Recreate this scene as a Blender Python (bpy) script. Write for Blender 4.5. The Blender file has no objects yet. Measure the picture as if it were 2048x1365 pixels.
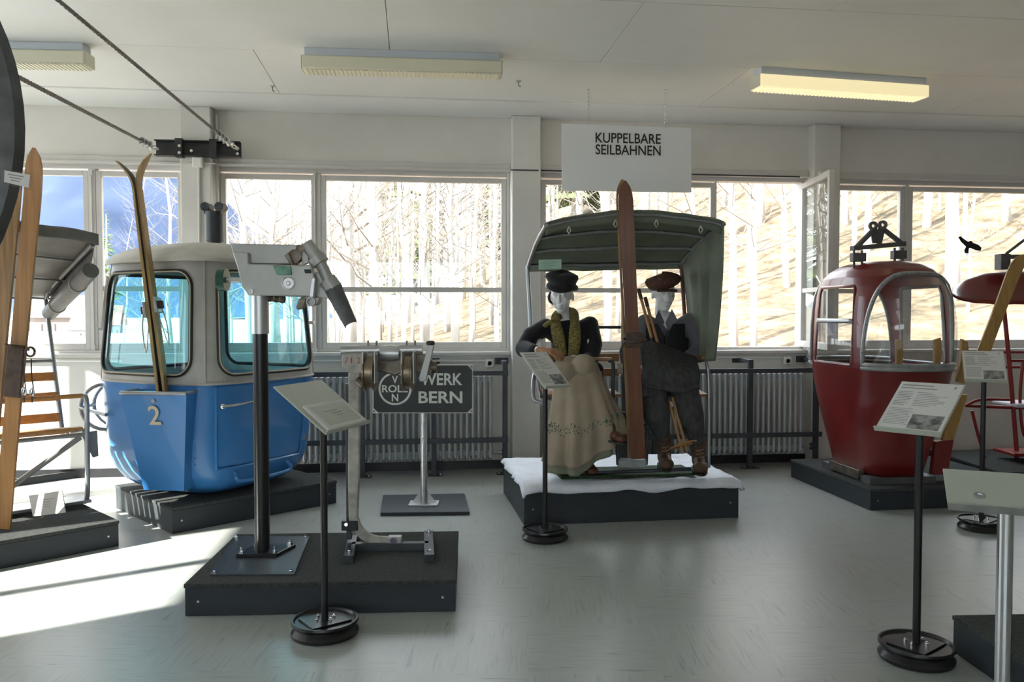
import bpy, bmesh, math, random
from mathutils import Vector, Matrix, noise
R = math.radians
SC = bpy.context.scene
COL = SC.collection
random.seed(7)

# ------------------------------------------------------------------ camera, sky, sun, exposure
F_PX, CX, CY = 1650.0, 1024.0, 682.5
CAM_H, YAW, PITCH = 1.40, R(-6.8), math.atan((682.5 - 627.0) / 1650.0)
cam_data = bpy.data.cameras.new('camera')
cam_data.sensor_fit = 'HORIZONTAL'; cam_data.sensor_width = 36.0
cam_data.lens = 36.0 * F_PX / 2048.0
cam_data.clip_start = 0.05; cam_data.clip_end = 2000
cam = bpy.data.objects.new('camera', cam_data); COL.objects.link(cam)
cam.location = (0, 0, CAM_H)
cam.rotation_euler = (R(90) - PITCH, 0, YAW)
SC.camera = cam

world = bpy.data.worlds.new('sky'); SC.world = world; world.use_nodes = True
_bg = world.node_tree.nodes['Background']
_bg.inputs[0].default_value = (0.86, 0.93, 1.0, 1); _bg.inputs[1].default_value = 4.6

sun_data = bpy.data.lights.new('sun', 'SUN')
sun_data.energy = 20.0; sun_data.angle = R(0.6); sun_data.color = (1.0, 0.95, 0.87)
sun = bpy.data.objects.new('sun', sun_data); COL.objects.link(sun)
SUN_AZ, SUN_EL = R(27), R(27)            # travels towards +x and the window wall
_d = Vector((math.cos(SUN_AZ) * math.cos(SUN_EL), math.sin(SUN_AZ) * math.cos(SUN_EL), -math.sin(SUN_EL)))
sun.rotation_euler = _d.to_track_quat('-Z', 'Y').to_euler()
sun.location = (-20, -15, 20)

SC.view_settings.view_transform = 'Standard'
SC.view_settings.look = 'None'
SC.view_settings.exposure = 0.42
SC.view_settings.gamma = 1.0
SC.view_settings.use_curve_mapping = False

# ------------------------------------------------------------------ pixel -> place helpers
_cy, _sy = math.cos(YAW), math.sin(YAW)
def C(x, fwd, z=0.0):
    """camera-aligned ground frame (right, forward, up) -> world"""
    return Vector((x * _cy - fwd * _sy, x * _sy + fwd * _cy, z))
def ray(px, py):
    a = (px - CX) / F_PX; b = (CY - py) / F_PX
    f = math.cos(PITCH) + b * math.sin(PITCH)
    u = -math.sin(PITCH) + b * math.cos(PITCH)
    return a, f, u
def W(px, py, Z):
    """pixel at forward distance Z"""
    a, f, u = ray(px, py)
    return C(a / f * Z, Z, CAM_H + u / f * Z)
def PZ(px, py, z=0.0):
    """pixel on the horizontal plane z"""
    a, f, u = ray(px, py)
    t = (z - CAM_H) / u
    return C(a * t, f * t, z)
def PY(px, py, Y):
    """pixel on the vertical plane y = Y (parallel to the window wall)"""
    a, f, u = ray(px, py)
    d = C(a, f, u); t = Y / d.y
    return Vector((d.x * t, Y, CAM_H + d.z * t))
def depth(p):
    return -p.x * _sy + p.y * _cy
def HZ(p, py):
    """height of the point above p that shows at row py"""
    a, f, u = ray(CX, py)
    return CAM_H + u / f * depth(p)
RIGHT, FWD, UP = C(1, 0), C(0, 1), Vector((0, 0, 1))

# ------------------------------------------------------------------ materials
MATS = {}
def mat(name, col, rough=0.5, metal=0.0, spec=0.5, var=0.0, scale=8.0, bump=0.0, bscale=None, coat=0.0, stretch=None, col2=None, detail=4.0, sheen=0.0):
    if name in MATS: return MATS[name]
    m = bpy.data.materials.new(name); m.use_nodes = True
    nt = m.node_tree; b = nt.nodes['Principled BSDF']
    b.inputs['Base Color'].default_value = (*col, 1)
    b.inputs['Roughness'].default_value = rough
    b.inputs['Metallic'].default_value = metal
    b.inputs['Specular IOR Level'].default_value = spec
    b.inputs['Coat Weight'].default_value = coat
    if sheen: b.inputs['Sheen Weight'].default_value = sheen
    tc = None
    if var or bump or col2:
        tc = nt.nodes.new('ShaderNodeTexCoord')
        mp = nt.nodes.new('ShaderNodeMapping')
        nt.links.new(tc.outputs['Object'], mp.inputs[0])
        if stretch: mp.inputs['Scale'].default_value = stretch
        n = nt.nodes.new('ShaderNodeTexNoise'); n.inputs['Scale'].default_value = scale; n.inputs['Detail'].default_value = detail
        nt.links.new(mp.outputs[0], n.inputs['Vector'])
        rp = nt.nodes.new('ShaderNodeValToRGB')
        rp.color_ramp.elements[0].position = 0.32; rp.color_ramp.elements[1].position = 0.68
        c2 = col2 or tuple(min(1, c * (1 + var)) for c in col)
        c1 = col if col2 else tuple(c * (1 - var) for c in col)
        rp.color_ramp.elements[0].color = (*c1, 1); rp.color_ramp.elements[1].color = (*c2, 1)
        nt.links.new(n.outputs['Fac'], rp.inputs[0]); nt.links.new(rp.outputs[0], b.inputs['Base Color'])
        if bump:
            n2 = nt.nodes.new('ShaderNodeTexNoise'); n2.inputs['Scale'].default_value = bscale or scale * 4; n2.inputs['Detail'].default_value = 3
            nt.links.new(mp.outputs[0], n2.inputs['Vector'])
            bp = nt.nodes.new('ShaderNodeBump'); bp.inputs['Strength'].default_value = bump; bp.inputs['Distance'].default_value = 0.01
            nt.links.new(n2.outputs['Fac'], bp.inputs['Height']); nt.links.new(bp.outputs[0], b.inputs['Normal'])
    MATS[name] = m
    return m
def glass(name, tint=(1, 1, 1), gloss=0.06, rough=0.0):
    if name in MATS: return MATS[name]
    m = bpy.data.materials.new(name); m.use_nodes = True
    nt = m.node_tree; nt.nodes.clear()
    o = nt.nodes.new('ShaderNodeOutputMaterial')
    t = nt.nodes.new('ShaderNodeBsdfTransparent'); t.inputs[0].default_value = (*tint, 1)
    g = nt.nodes.new('ShaderNodeBsdfGlossy'); g.inputs['Roughness'].default_value = rough
    lw = nt.nodes.new('ShaderNodeLayerWeight'); lw.inputs[0].default_value = 0.5
    pw = nt.nodes.new('ShaderNodeMath'); pw.operation = 'POWER'; pw.inputs[1].default_value = 4.0
    ma = nt.nodes.new('ShaderNodeMath'); ma.operation = 'MULTIPLY_ADD'; ma.inputs[1].default_value = 0.5; ma.inputs[2].default_value = gloss * .6
    x = nt.nodes.new('ShaderNodeMixShader')
    nt.links.new(lw.outputs['Facing'], pw.inputs[0]); nt.links.new(pw.outputs[0], ma.inputs[0])
    nt.links.new(ma.outputs[0], x.inputs[0]); nt.links.new(t.outputs[0], x.inputs[1]); nt.links.new(g.outputs[0], x.inputs[2])
    nt.links.new(x.outputs[0], o.inputs[0])
    MATS[name] = m
    return m
def emis(name, col, strength, base=(0.8, 0.8, 0.7)):
    m = mat(name, base, 0.4)
    b = m.node_tree.nodes['Principled BSDF']
    b.inputs['Emission Color'].default_value = (*col, 1); b.inputs['Emission Strength'].default_value = strength
    return m

# ------------------------------------------------------------------ mesh builder (world coordinates)
ORG = {}
class MB:
    def __init__(s): s.v = []; s.f = []
    def add(s, vs, fs):
        k = len(s.v); s.v += [Vector(v) for v in vs]; s.f += [tuple(i + k for i in f) for f in fs]; return s
    def box(s, c, size, ax=None):
        """box centred at c with sizes along the axes ax (3 unit vectors)"""
        c = Vector(c); ax = ax or (Vector((1, 0, 0)), Vector((0, 1, 0)), UP)
        hx, hy, hz = [a * (d / 2) for a, d in zip(ax, size)]
        vs = [c + i * hx + j * hy + k * hz for k in (-1, 1) for j in (-1, 1) for i in (-1, 1)]
        return s.add(vs, [(0, 2, 3, 1), (4, 5, 7, 6), (0, 1, 5, 4), (2, 6, 7, 3), (0, 4, 6, 2), (1, 3, 7, 5)])
    def bx(s, x0, x1, y0, y1, z0, z1):
        return s.box(((x0 + x1) / 2, (y0 + y1) / 2, (z0 + z1) / 2), (abs(x1 - x0), abs(y1 - y0), abs(z1 - z0)))
    def bar(s, a, b, w, h, side=None):
        """rectangular bar from a to b"""
        a, b = Vector(a), Vector(b); t = (b - a).normalized()
        if side is None: side = t.cross(UP)
        side = Vector(side)
        side = (side - t * side.dot(t))
        if side.length < 1e-6: side = RIGHT - t * RIGHT.dot(t)
        side.normalize(); n = side.cross(t).normalized()
        return s.box((a + b) / 2, ((b - a).length, w, h), (t, side, n))
    def rings(s, rings, caps=True, closed=False):
        n = len(rings[0]); k = len(s.v)
        vs = [v for r in rings for v in r]; fs = []
        m = len(rings)
        for i in range(m if closed else m - 1):
            for j in range(n):
                a = i * n + j; b = i * n + (j + 1) % n; c = ((i + 1) % m) * n + (j + 1) % n; d = ((i + 1) % m) * n + j
                fs.append((a, b, c, d))
        if caps and not closed:
            fs.append(tuple(range(n - 1, -1, -1))); fs.append(tuple((m - 1) * n + j for j in range(n)))
        return s.add(vs, fs)
    def tube(s, pts, r, n=10, closed=False, caps=True, flat=None):
        """tube along pts; r number or list; flat = (a,b) ellipse factors"""
        pts = [Vector(p) for p in pts]; m = len(pts)
        rr = r if isinstance(r, (list, tuple)) else [r] * m
        rings = []; prev = None
        for i, p in enumerate(pts):
            if closed: t = pts[(i + 1) % m] - pts[i - 1]
            else: t = pts[min(i + 1, m - 1)] - pts[max(i - 1, 0)]
            t.normalize()
            if prev is None:
                u = t.cross(UP)
                if u.length < 0.05: u = t.cross(Vector((0, 1, 0)))
            else: u = prev - t * prev.dot(t)
            u.normalize(); prev = u.copy(); v = t.cross(u)
            fa, fb = flat or (1, 1)
            rings.append([p + (u * math.cos(2 * math.pi * j / n) * fa + v * math.sin(2 * math.pi * j / n) * fb) * rr[i] for j in range(n)])
        return s.rings(rings, caps, closed)
    def cyl(s, a, b, r, n=16, r2=None):
        return s.tube([a, b], [r, r if r2 is None else r2], n)
    def lathe(s, prof, n=24, c=(0, 0, 0), axis=UP, caps=True):
        c = Vector(c); axis = Vector(axis).normalized()
        u = axis.cross(Vector((0, 1, 0)) if abs(axis.y) < 0.9 else Vector((1, 0, 0))).normalized(); v = axis.cross(u)
        return s.rings([[c + axis * z + (u * math.cos(2 * math.pi * j / n) + v * math.sin(2 * math.pi * j / n)) * max(r, 1e-4) for j in range(n)] for r, z in prof], caps)
    def prism(s, poly, off):
        """polygon (list of 3D points) extruded by vector off"""
        poly = [Vector(p) for p in poly]; off = Vector(off); n = len(poly)
        vs = poly + [p + off for p in poly]
        fs = [tuple(range(n)), tuple(range(2 * n - 1, n - 1, -1))] + [(i, i + n, (i + 1) % n + n, (i + 1) % n) for i in range(n)]
        return s.add(vs, fs)
    def grid(s, fn, nu, nv, keep=None, closed_u=False):
        k = len(s.v)
        for j in range(nv + 1):
            for i in range(nu + 1): s.v.append(Vector(fn(i / nu, j / nv)))
        for j in range(nv):
            for i in range(nu):
                if keep and not keep((i + .5) / nu, (j + .5) / nv): continue
                a = k + j * (nu + 1) + i
                s.f.append((a, a + 1, a + nu + 2, a + nu + 1))
        return s
    def ball(s, c, r, n=12, ax=None):
        c = Vector(c); r = r if isinstance(r, (tuple, list)) else (r, r, r)
        ax = ax or (Vector((1, 0, 0)), Vector((0, 1, 0)), UP); m = max(6, n // 2 + 2)
        rings = []
        for i in range(m + 1):
            a = math.pi * i / m; sr = max(math.sin(a), 1e-3)
            rings.append([c - ax[2] * math.cos(a) * r[2] + ax[0] * math.cos(2 * math.pi * j / n) * sr * r[0] + ax[1] * math.sin(2 * math.pi * j / n) * sr * r[1] for j in range(n)])
        return s.rings(rings, True)
    def limb(s, pts, rr, n=12):
        s.tube(pts, list(rr), n)
        for p, r in zip(pts, rr): s.ball(p, r * 0.995, n)
        return s
    def mesh(s, name, org=Vector((0, 0, 0))):
        me = bpy.data.meshes.new(name)
        me.from_pydata([tuple(v - org) for v in s.v], [], s.f)
        bm = bmesh.new(); bm.from_mesh(me)
        bmesh.ops.recalc_face_normals(bm, faces=bm.faces[:]); bm.to_mesh(me); bm.free()
        return me
    def build(s, name, m, parent=None, smooth=True, bevel=0.0, solid=0.0, angle=40, loc=None):
        org = Vector(ORG[parent.name]) if parent else Vector(loc if loc is not None else (0, 0, 0))
        me = s.mesh(name, org)
        return finish(name, me, m, parent, smooth, bevel, solid, angle, org)
def finish(name, me, m, parent=None, smooth=True, bevel=0.0, solid=0.0, angle=40, org=Vector((0, 0, 0))):
    me.materials.append(m if not isinstance(m, str) else MATS[m])
    if smooth:
        me.polygons.foreach_set('use_smooth', [True] * len(me.polygons))
        me.set_sharp_from_angle(angle=R(angle))
    o = bpy.data.objects.new(name, me); COL.objects.link(o)
    if parent: o.parent = parent
    else: o.location = org
    ORG[o.name] = Vector(org)
    if solid:
        md = o.modifiers.new('thick', 'SOLIDIFY'); md.thickness = solid; md.offset = 0
    if bevel:
        md = o.modifiers.new('bevel', 'BEVEL'); md.width = bevel; md.segments = 2; md.limit_method = 'ANGLE'; md.angle_limit = R(40)
    return o
def tag(o, label, cat, group=None):
    o['label'] = label; o['category'] = cat
    if group: o['group'] = group
    return o
def thing(name, label, cat, loc, group=None):
    o = bpy.data.objects.new(name, None); o.empty_display_size = 0.1
    COL.objects.link(o); o.location = loc; ORG[o.name] = Vector(loc)
    return tag(o, label, cat, group)
def struct(name, b, m, parent=None, smooth=False, label=None, **k):
    o = b.build(name, m, parent, smooth, **k)
    if parent is None:
        o['kind'] = 'structure'
        if label: o['label'] = label
    return o
def share(o, loc, parent=None):
    """another object on the same mesh"""
    c = o.copy(); COL.objects.link(c); c.location = loc
    if parent is not None: c.parent = parent
    return c
def dup(root, loc, label=None, rz=0.0, sc=1.0):
    r = root.copy(); COL.objects.link(r); r.location = loc; r.rotation_euler = (0, 0, rz); r.scale = (sc, sc, sc)
    if label: r['label'] = label
    for ch in list(root.children):
        c = ch.copy(); COL.objects.link(c); c.parent = r
        for g in list(ch.children):
            d = g.copy(); COL.objects.link(d); d.parent = c
    return r
def fuse(b, voxel, smooth=6, name='m', fac=0.5):
    """one continuous surface out of overlapping pieces"""
    me = b.mesh('tmp'); o = bpy.data.objects.new('tmp', me); COL.objects.link(o)
    md = o.modifiers.new('r', 'REMESH'); md.mode = 'VOXEL'; md.voxel_size = voxel
    if smooth:
        ms = o.modifiers.new('s', 'SMOOTH'); ms.iterations = smooth; ms.factor = fac
    dg = bpy.context.evaluated_depsgraph_get()
    out = bpy.data.meshes.new_from_object(o.evaluated_get(dg)); out.name = name
    bpy.data.objects.remove(o); bpy.data.meshes.remove(me)
    return out
def fused(b, voxel, name, m, parent, smooth=6, fac=0.5):
    me = fuse(b, voxel, smooth, name, fac); org = Vector(ORG[parent.name])
    me.transform(Matrix.Translation(-org)); me.materials.clear()
    return finish(name, me, m, parent, True, angle=180, org=org)
def text(name, s, m, parent, origin, ux, uz, width=None, height=0.1, align='LEFT', fat=0.0, ext=0.001, space=1.0):
    """flat lettering; origin = lower left (or centre) of the line, ux/uz = reading / up directions"""
    cu = bpy.data.curves.new(name, 'FONT'); cu.body = s; cu.size = 1.0; cu.extrude = 0.0; cu.offset = fat; cu.space_character = space
    cu.align_x = 'LEFT'; cu.resolution_u = 4
    o = bpy.data.objects.new(name, cu); COL.objects.link(o)
    dg = bpy.context.evaluated_depsgraph_get()
    me = bpy.data.meshes.new_from_object(o.evaluated_get(dg))
    bpy.data.objects.remove(o); bpy.data.curves.remove(cu)
    xs = [v.co.x for v in me.vertices]; ys = [v.co.y for v in me.vertices]
    x0, x1, y0, y1 = min(xs), max(xs), min(ys), max(ys)
    sy = height / (y1 - y0); sx = (width / (x1 - x0)) if width else sy
    ux, uz = Vector(ux).normalized(), Vector(uz).normalized(); nn = ux.cross(uz)
    org = Vector(ORG[parent.name]); origin = Vector(origin)
    for v in me.vertices:
        x = (v.co.x - x0) * sx - ((x1 - x0) * sx / 2 if align == 'CENTER' else 0)
        v.co = origin + ux * x + uz * ((v.co.y - y0) * sy) + nn * ext - org
    me.name = name; me.materials.clear()
    return finish(name, me, m, parent, False, org=org)
def arc(c, r, a0, a1, n, u, v):
    c = Vector(c); u = Vector(u); v = Vector(v)
    return [c + u * math.cos(R(a0 + (a1 - a0) * i / n)) * r + v * math.sin(R(a0 + (a1 - a0) * i / n)) * r for i in range(n + 1)]
def spline(pts, n=6):
    pts = [Vector(p) for p in pts]; out = []
    for i in range(len(pts) - 1):
        p0 = pts[max(i - 1, 0)]; p1 = pts[i]; p2 = pts[i + 1]; p3 = pts[min(i + 2, len(pts) - 1)]
        for k in range(n):
            t = k / n
            out.append(0.5 * ((2 * p1) + (p2 - p0) * t + (2 * p0 - 5 * p1 + 4 * p2 - p3) * t * t + (3 * p1 - p0 - 3 * p2 + p3) * t ** 3))
    out.append(pts[-1]); return out

# ================================================================== THE ROOM
YW, CEIL = 7.38, 3.15                    # window wall, ceiling height
XL, XR, YF = -5.5, 10.5, -4.5
Z_SILL, Z_HEAD = 1.06, 2.68              # opening in the window wall
wallm = mat('painted_plaster', (0.74, 0.71, 0.66), 0.75, var=0.04, scale=2.5, bump=0.06, bscale=60)
concm = mat('painted_concrete', (0.72, 0.70, 0.66), 0.7, var=0.06, scale=3, bump=0.1, bscale=45)
ceilm = mat('white_ceiling_paint', (0.86, 0.86, 0.83), 0.55, var=0.03, scale=1.5, bump=0.03, bscale=30)
framem = mat('grey_window_paint', (0.64, 0.61, 0.58), 0.45, var=0.03, scale=5)
blackm = mat('black_painted_steel', (0.02, 0.021, 0.024), 0.42, var=0.25, scale=12)
railm = mat('slate_painted_steel', (0.045, 0.052, 0.062), 0.45, var=0.15, scale=10)
galv = mat('galvanised_steel', (0.55, 0.56, 0.57), 0.35, metal=0.9, var=0.12, scale=20)
chrome = mat('bright_steel', (0.72, 0.73, 0.75), 0.16, metal=1.0)
whitep = mat('white_plastic', (0.78, 0.77, 0.73), 0.4)
pane = glass('window_glass', (0.97, 0.985, 0.98), 0.055)

def floor_material():
    m = bpy.data.materials.new('marbled_linoleum'); m.use_nodes = True; MATS['marbled_linoleum'] = m
    nt = m.node_tree; b = nt.nodes['Principled BSDF']; L = nt.links.new; N = nt.nodes.new
    tc = N('ShaderNodeTexCoord'); rot = N('ShaderNodeMapping'); rot.inputs['Rotation'].default_value = (0, 0, R(8))
    L(tc.outputs['Object'], rot.inputs[0])
    outs = []
    for sx, sy in ((5.0, 70.0), (70.0, 5.0)):
        mp = N('ShaderNodeMapping'); mp.inputs['Scale'].default_value = (sx, sy, 1); L(rot.outputs[0], mp.inputs[0])
        n = N('ShaderNodeTexNoise'); n.inputs['Scale'].default_value = 1.0; n.inputs['Detail'].default_value = 5; n.inputs['Distortion'].default_value = 0.8
        L(mp.outputs[0], n.inputs['Vector']); outs.append(n)
    ck = N('ShaderNodeTexChecker'); ck.inputs['Scale'].default_value = 1.9; L(rot.outputs[0], ck.inputs['Vector'])
    mx = N('ShaderNodeMix'); mx.data_type = 'FLOAT'
    L(ck.outputs['Fac'], mx.inputs[0]); L(outs[0].outputs['Fac'], mx.inputs[2]); L(outs[1].outputs['Fac'], mx.inputs[3])
    rp = N('ShaderNodeValToRGB'); e = rp.color_ramp.elements
    e[0].position = 0.26; e[0].color = (0.23, 0.25, 0.235, 1); e[1].position = 0.40; e[1].color = (0.365, 0.385, 0.365, 1)
    e2 = rp.color_ramp.elements.new(0.72); e2.color = (0.41, 0.43, 0.405, 1)
    L(mx.outputs[0], rp.inputs[0]); L(rp.outputs[0], b.inputs['Base Color'])
    big = N('ShaderNodeTexNoise'); big.inputs['Scale'].default_value = 1.3; L(tc.outputs['Object'], big.inputs['Vector'])
    mr = N('ShaderNodeMapRange'); mr.inputs[3].default_value = 0.26; mr.inputs[4].default_value = 0.36
    L(big.outputs['Fac'], mr.inputs[0]); L(mr.outputs[0], b.inputs['Roughness'])
    bp = N('ShaderNodeBump'); bp.inputs['Strength'].default_value = 0.04; L(mx.outputs[0], bp.inputs['Height']); L(bp.outputs[0], b.inputs['Normal'])
    return m
floorm = floor_material()
struct('floor', MB().bx(XL, XR, YF, YW + .3, -.12, 0), floorm, label='grey-green marbled linoleum floor')

ceil_o = struct('ceiling', MB().bx(XL - .25, XR + .25, YF - .25, YW + .3, CEIL + .02, CEIL + .2), ceilm, label='white painted ceiling of wide boards')
# wide painted boards of the ceiling
def board(x0, x1, y0, y1):
    g = 0.002
    return struct('ceiling_board', MB().bx(x0 + g, x1 - g, y0 + g, y1 - g, CEIL, CEIL + .02), ceilm, ceil_o, bevel=.002)
_ys = [YF, -3.9, -2.84, -1.78, -.72, .34, 1.4, 2.46, 3.52, 4.58, 5.7, 6.8]
for k in range(len(_ys) - 1):
    xs = [XL, -4.4 + (k % 2) * 1.3, -.15 - (k % 3) * .9, 2.4 - (k % 2) * 1.1, 4.6, XR]
    for a, b_ in zip(xs[:-1], xs[1:]): board(a, b_, _ys[k], _ys[k + 1])
struct('ceiling_edge_board', MB().bx(XL, XR, 6.802, YW, CEIL - .012, CEIL + .02), ceilm, ceil_o, bevel=.008)

# window wall: bays between the pillars
def wx(px, py=500, Y=YW): return PY(px, py, Y).x
PIL = [(wx(371), wx(431)), (wx(1021), wx(1077)), (wx(1613), wx(1665))]
X_BAYS = [(XL, PIL[0][0]), (PIL[0][1], PIL[1][0]), (PIL[1][1], PIL[2][0]), (PIL[2][1], XR)]
X_BAYS[3] = (PIL[2][1], PIL[2][1] + 3.4)
wall_back = struct('wall_back', MB().bx(XL - .25, XR + .25, YW, YW + .22, 0, Z_SILL).bx(XL - .25, XR + .25, YW, YW + .22, Z_HEAD, CEIL + .02)
    .bx(X_BAYS[3][1], XR + .25, YW, YW + .22, Z_SILL, Z_HEAD).bx(PIL[0][0], PIL[0][1], YW, YW + .22, Z_SILL, Z_HEAD)
    .bx(PIL[1][0], PIL[1][1], YW, YW + .22, Z_SILL, Z_HEAD).bx(PIL[2][0], PIL[2][1], YW, YW + .22, Z_SILL, Z_HEAD), wallm, label='cream plaster window wall with concrete pillars')
for k, (a, b_) in enumerate(PIL):
    struct('trim_%d' % (k + 1), MB().bx(a, b_, YW - .13, YW - .001, 0, CEIL - .013), concm, bevel=.008, label=('painted concrete pillar behind the blue cabin', 'painted concrete pillar left of the seated figures', 'painted concrete pillar left of the red cabin')[k])
struct('baseboard_back', MB().bx(XL, XR, YW - .022, YW - .001, 0, .075), blackm, label='black baseboard under the windows')
# the other walls, with the tall side windows that let the sun in
LW = [(1.74, 3.34), (3.46, 5.06), (5.18, 6.78)]
wl = MB().bx(XL - .25, XL, YF - .25, YW + .22, 0, 1.02).bx(XL - .25, XL, YF - .25, YW + .22, 2.62, CEIL + .02)
_edges = [YF - .25] + [v for p in LW for v in p] + [YW + .22]
for k in range(0, len(_edges), 2): wl.bx(XL - .25, XL, _edges[k], _edges[k + 1], 1.02, 2.62)
struct('wall_left', wl, wallm, label='plaster side wall with three windows')
FILL_WIN = [(-4.6, -1.6), (-1.0, 1.2)]  # unseen openings added behind the camera to brighten the room
wf = MB().bx(XL, XR, YF - .25, YF, 0, 1.0).bx(XL, XR, YF - .25, YF, 2.66, CEIL + .02)
_edges = [XL] + [v for p in FILL_WIN for v in p] + [XR]
for k in range(0, len(_edges), 2): wf.bx(_edges[k], _edges[k + 1], YF - .25, YF, 1.0, 2.66)
struct('wall_front', wf, wallm, label='plaster wall with added fill-light windows opposite the window wall')
struct('wall_right', MB().bx(XR, XR + .25, YF - .25, YW + .22, 0, CEIL + .02), wallm, label='plain plaster end wall')

def sash(name, x0, x1, z0, z1, y, parent, t=.045, th=.05, bar=None, glassed=True):
    b = MB()
    b.bx(x0, x0 + t, y, y + th, z0, z1).bx(x1 - t, x1, y, y + th, z0, z1).bx(x0 + t, x1 - t, y, y + th, z0, z0 + t * 1.25).bx(x0 + t, x1 - t, y, y + th, z1 - t, z1)
    s = struct(name, b, framem, parent, bevel=.004)
    if bar:
        struct('glazing_bar', MB().bx(x0 + t, x1 - t, y + .008, y + th - .008, bar - .022, bar + .022), framem, s, bevel=.003)
        if glassed:
            struct('pane', MB().bx(x0 + t - .004, x1 - t + .004, y + .022, y + .026, z0 + t, bar - .022), pane, s)
            struct('pane', MB().bx(x0 + t - .004, x1 - t + .004, y + .022, y + .026, bar + .022, z1 - t), pane, s)
    elif glassed:
        struct('pane', MB().bx(x0 + t - .004, x1 - t + .004, y + .022, y + .026, z0 + t, z1 - t), pane, s)
    return s
YG = YW + .06                              # plane of the sashes
ZB, ZT, ZBAR = 1.085, 2.615, 1.612
def opening(n, x0, x1, label):
    b = MB().bx(x0, x0 + .03, YG - .01, YG + .1, Z_SILL, Z_HEAD).bx(x1 - .03, x1, YG - .01, YG + .1, Z_SILL, Z_HEAD)
    b.bx(x0 + .03, x1 - .03, YG - .01, YG + .1, Z_HEAD - .05, Z_HEAD).bx(x0 + .03, x1 - .03, YG - .01, YG + .1, Z_SILL, ZB - .002)
    w = struct('window_%d' % n, b, framem, bevel=.004, label=label)
    struct('window_board', MB().bx(x0 + .005, x1 - .005, YW - .05, YG - .011, Z_SILL - .035, Z_SILL - .004), framem, w, bevel=.006)
    struct('blind_box', MB().bx(x0 + .005, x1 - .005, YW - .035, YW + .04, Z_HEAD + .004, Z_HEAD + .045).bx(x0 + .005, x1 - .005, YW - .05, YW + .04, Z_HEAD - .016, Z_HEAD + .004), framem, w, bevel=.004)
    return w
def latch(w, x, z0, z1):
    o = MB().cyl((x, YG - .014, z0), (x, YG - .014, z1), .006, 8)
    for z in (z0, (z0 + z1) / 2, z1): o.bx(x - .012, x + .012, YG - .022, YG - .002, z - .02, z + .02)
    struct('latch_rod', o, framem, w)
# bay A (behind the blue cabin), bay B (centre), bay C (open casement), bay D (right)
w1 = opening(1, *X_BAYS[0], 'grey framed window with a view of the blue mountain')
xm = wx(186, 500, YG)
sash('sash', X_BAYS[0][0] + .032, xm - .03, ZB, ZT, YG, w1, bar=None)
sash('sash', xm + .03, X_BAYS[0][1] - .032, ZB, ZT, YG, w1, bar=ZBAR)
struct('mullion', MB().bx(xm - .029, xm + .029, YG - .004, YG + .09, ZB, ZT + .02), framem, w1, bevel=.003)
latch(w1, xm, ZB + .02, ZT - .02)
w2 = opening(2, *X_BAYS[1], 'wide grey framed centre window onto bare trees')
xm = wx(638, 500, YG)
sash('sash', X_BAYS[1][0] + .032, xm - .02, ZB, ZT, YG, w2, bar=None)
sash('sash', xm + .02, X_BAYS[1][1] - .032, ZB, ZT, YG, w2, bar=ZBAR)
struct('mullion', MB().bx(xm - .019, xm + .019, YG - .004, YG + .09, ZB, ZT + .02), framem, w2, bevel=.003)
latch(w2, xm - .03, ZB - .01, ZT - .0)
w3 = opening(3, *X_BAYS[2], 'grey framed window with one casement swung open')
xm = wx(1430, 500, YG)
sash('sash', X_BAYS[2][0] + .032, xm, ZB, ZT, YG, w3, bar=ZBAR)
struct('mullion', MB().bx(xm + .001, xm + .02, YG + .02, YG + .09, ZB, ZT + .02), framem, w3, bevel=.003)
# open casement hinged on the right, swung into the room
hx = X_BAYS[2][1] - .035; ow = hx - xm - .01
def casement():
    a = R(-80); ux = Vector((-math.cos(a), math.sin(a), 0)); uy = Vector((math.sin(a), math.cos(a), 0)) * -1
    o = Vector((hx, YG, 0)); t, th = .05, .05
    def bx_(p0, p1, z0, z1, q0=0, q1=th):
        return (o + ux * (p0 + p1) / 2 + uy * (q0 + q1) / 2 + UP * (z0 + z1) / 2, (p1 - p0, q1 - q0, z1 - z0), (ux, uy, UP))
    b = MB()
    for p in ((0, t, ZB, ZT), (ow - t, ow, ZB, ZT), (t, ow - t, ZB, ZB + t * 1.2), (t, ow - t, ZT - t, ZT)): b.box(*bx_(*p))
    s = struct('open_casement', b, framem, w3, bevel=.004)
    struct('glazing_bar', MB().box(*bx_(t, ow - t, ZBAR - .02, ZBAR + .02, .01, .04)), framem, s)
    for z0, z1 in ((ZB + t * 1.2, ZBAR - .02), (ZBAR + .02, ZT - t)):
        struct('pane', MB().box(*bx_(t - .004, ow - t + .004, z0, z1, .022, .026)), pane, s)
    hb = MB(); c = o + ux * (ow - .03) + uy * -.012 + UP * (ZBAR + .03)
    hb.tube([c, c + uy * -.03, c + uy * -.03 - ux * .14 + UP * .08], .009, 8)
    struct('handle', hb, galv, s)
casement()
w4 = opening(4, *X_BAYS[3], 'grey framed window behind the red cabin')
xm = wx(1812, 480, YG)
sash('sash', X_BAYS[3][0] + .032, xm - .02, ZB, ZT, YG, w4, bar=ZBAR)
sash('sash', xm + .02, X_BAYS[3][1] - .032, ZB, ZT, YG, w4, bar=None)
struct('mullion', MB().bx(xm - .019, xm + .019, YG - .004, YG + .09, ZB, ZT + .02), framem, w4, bevel=.003)
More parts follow.
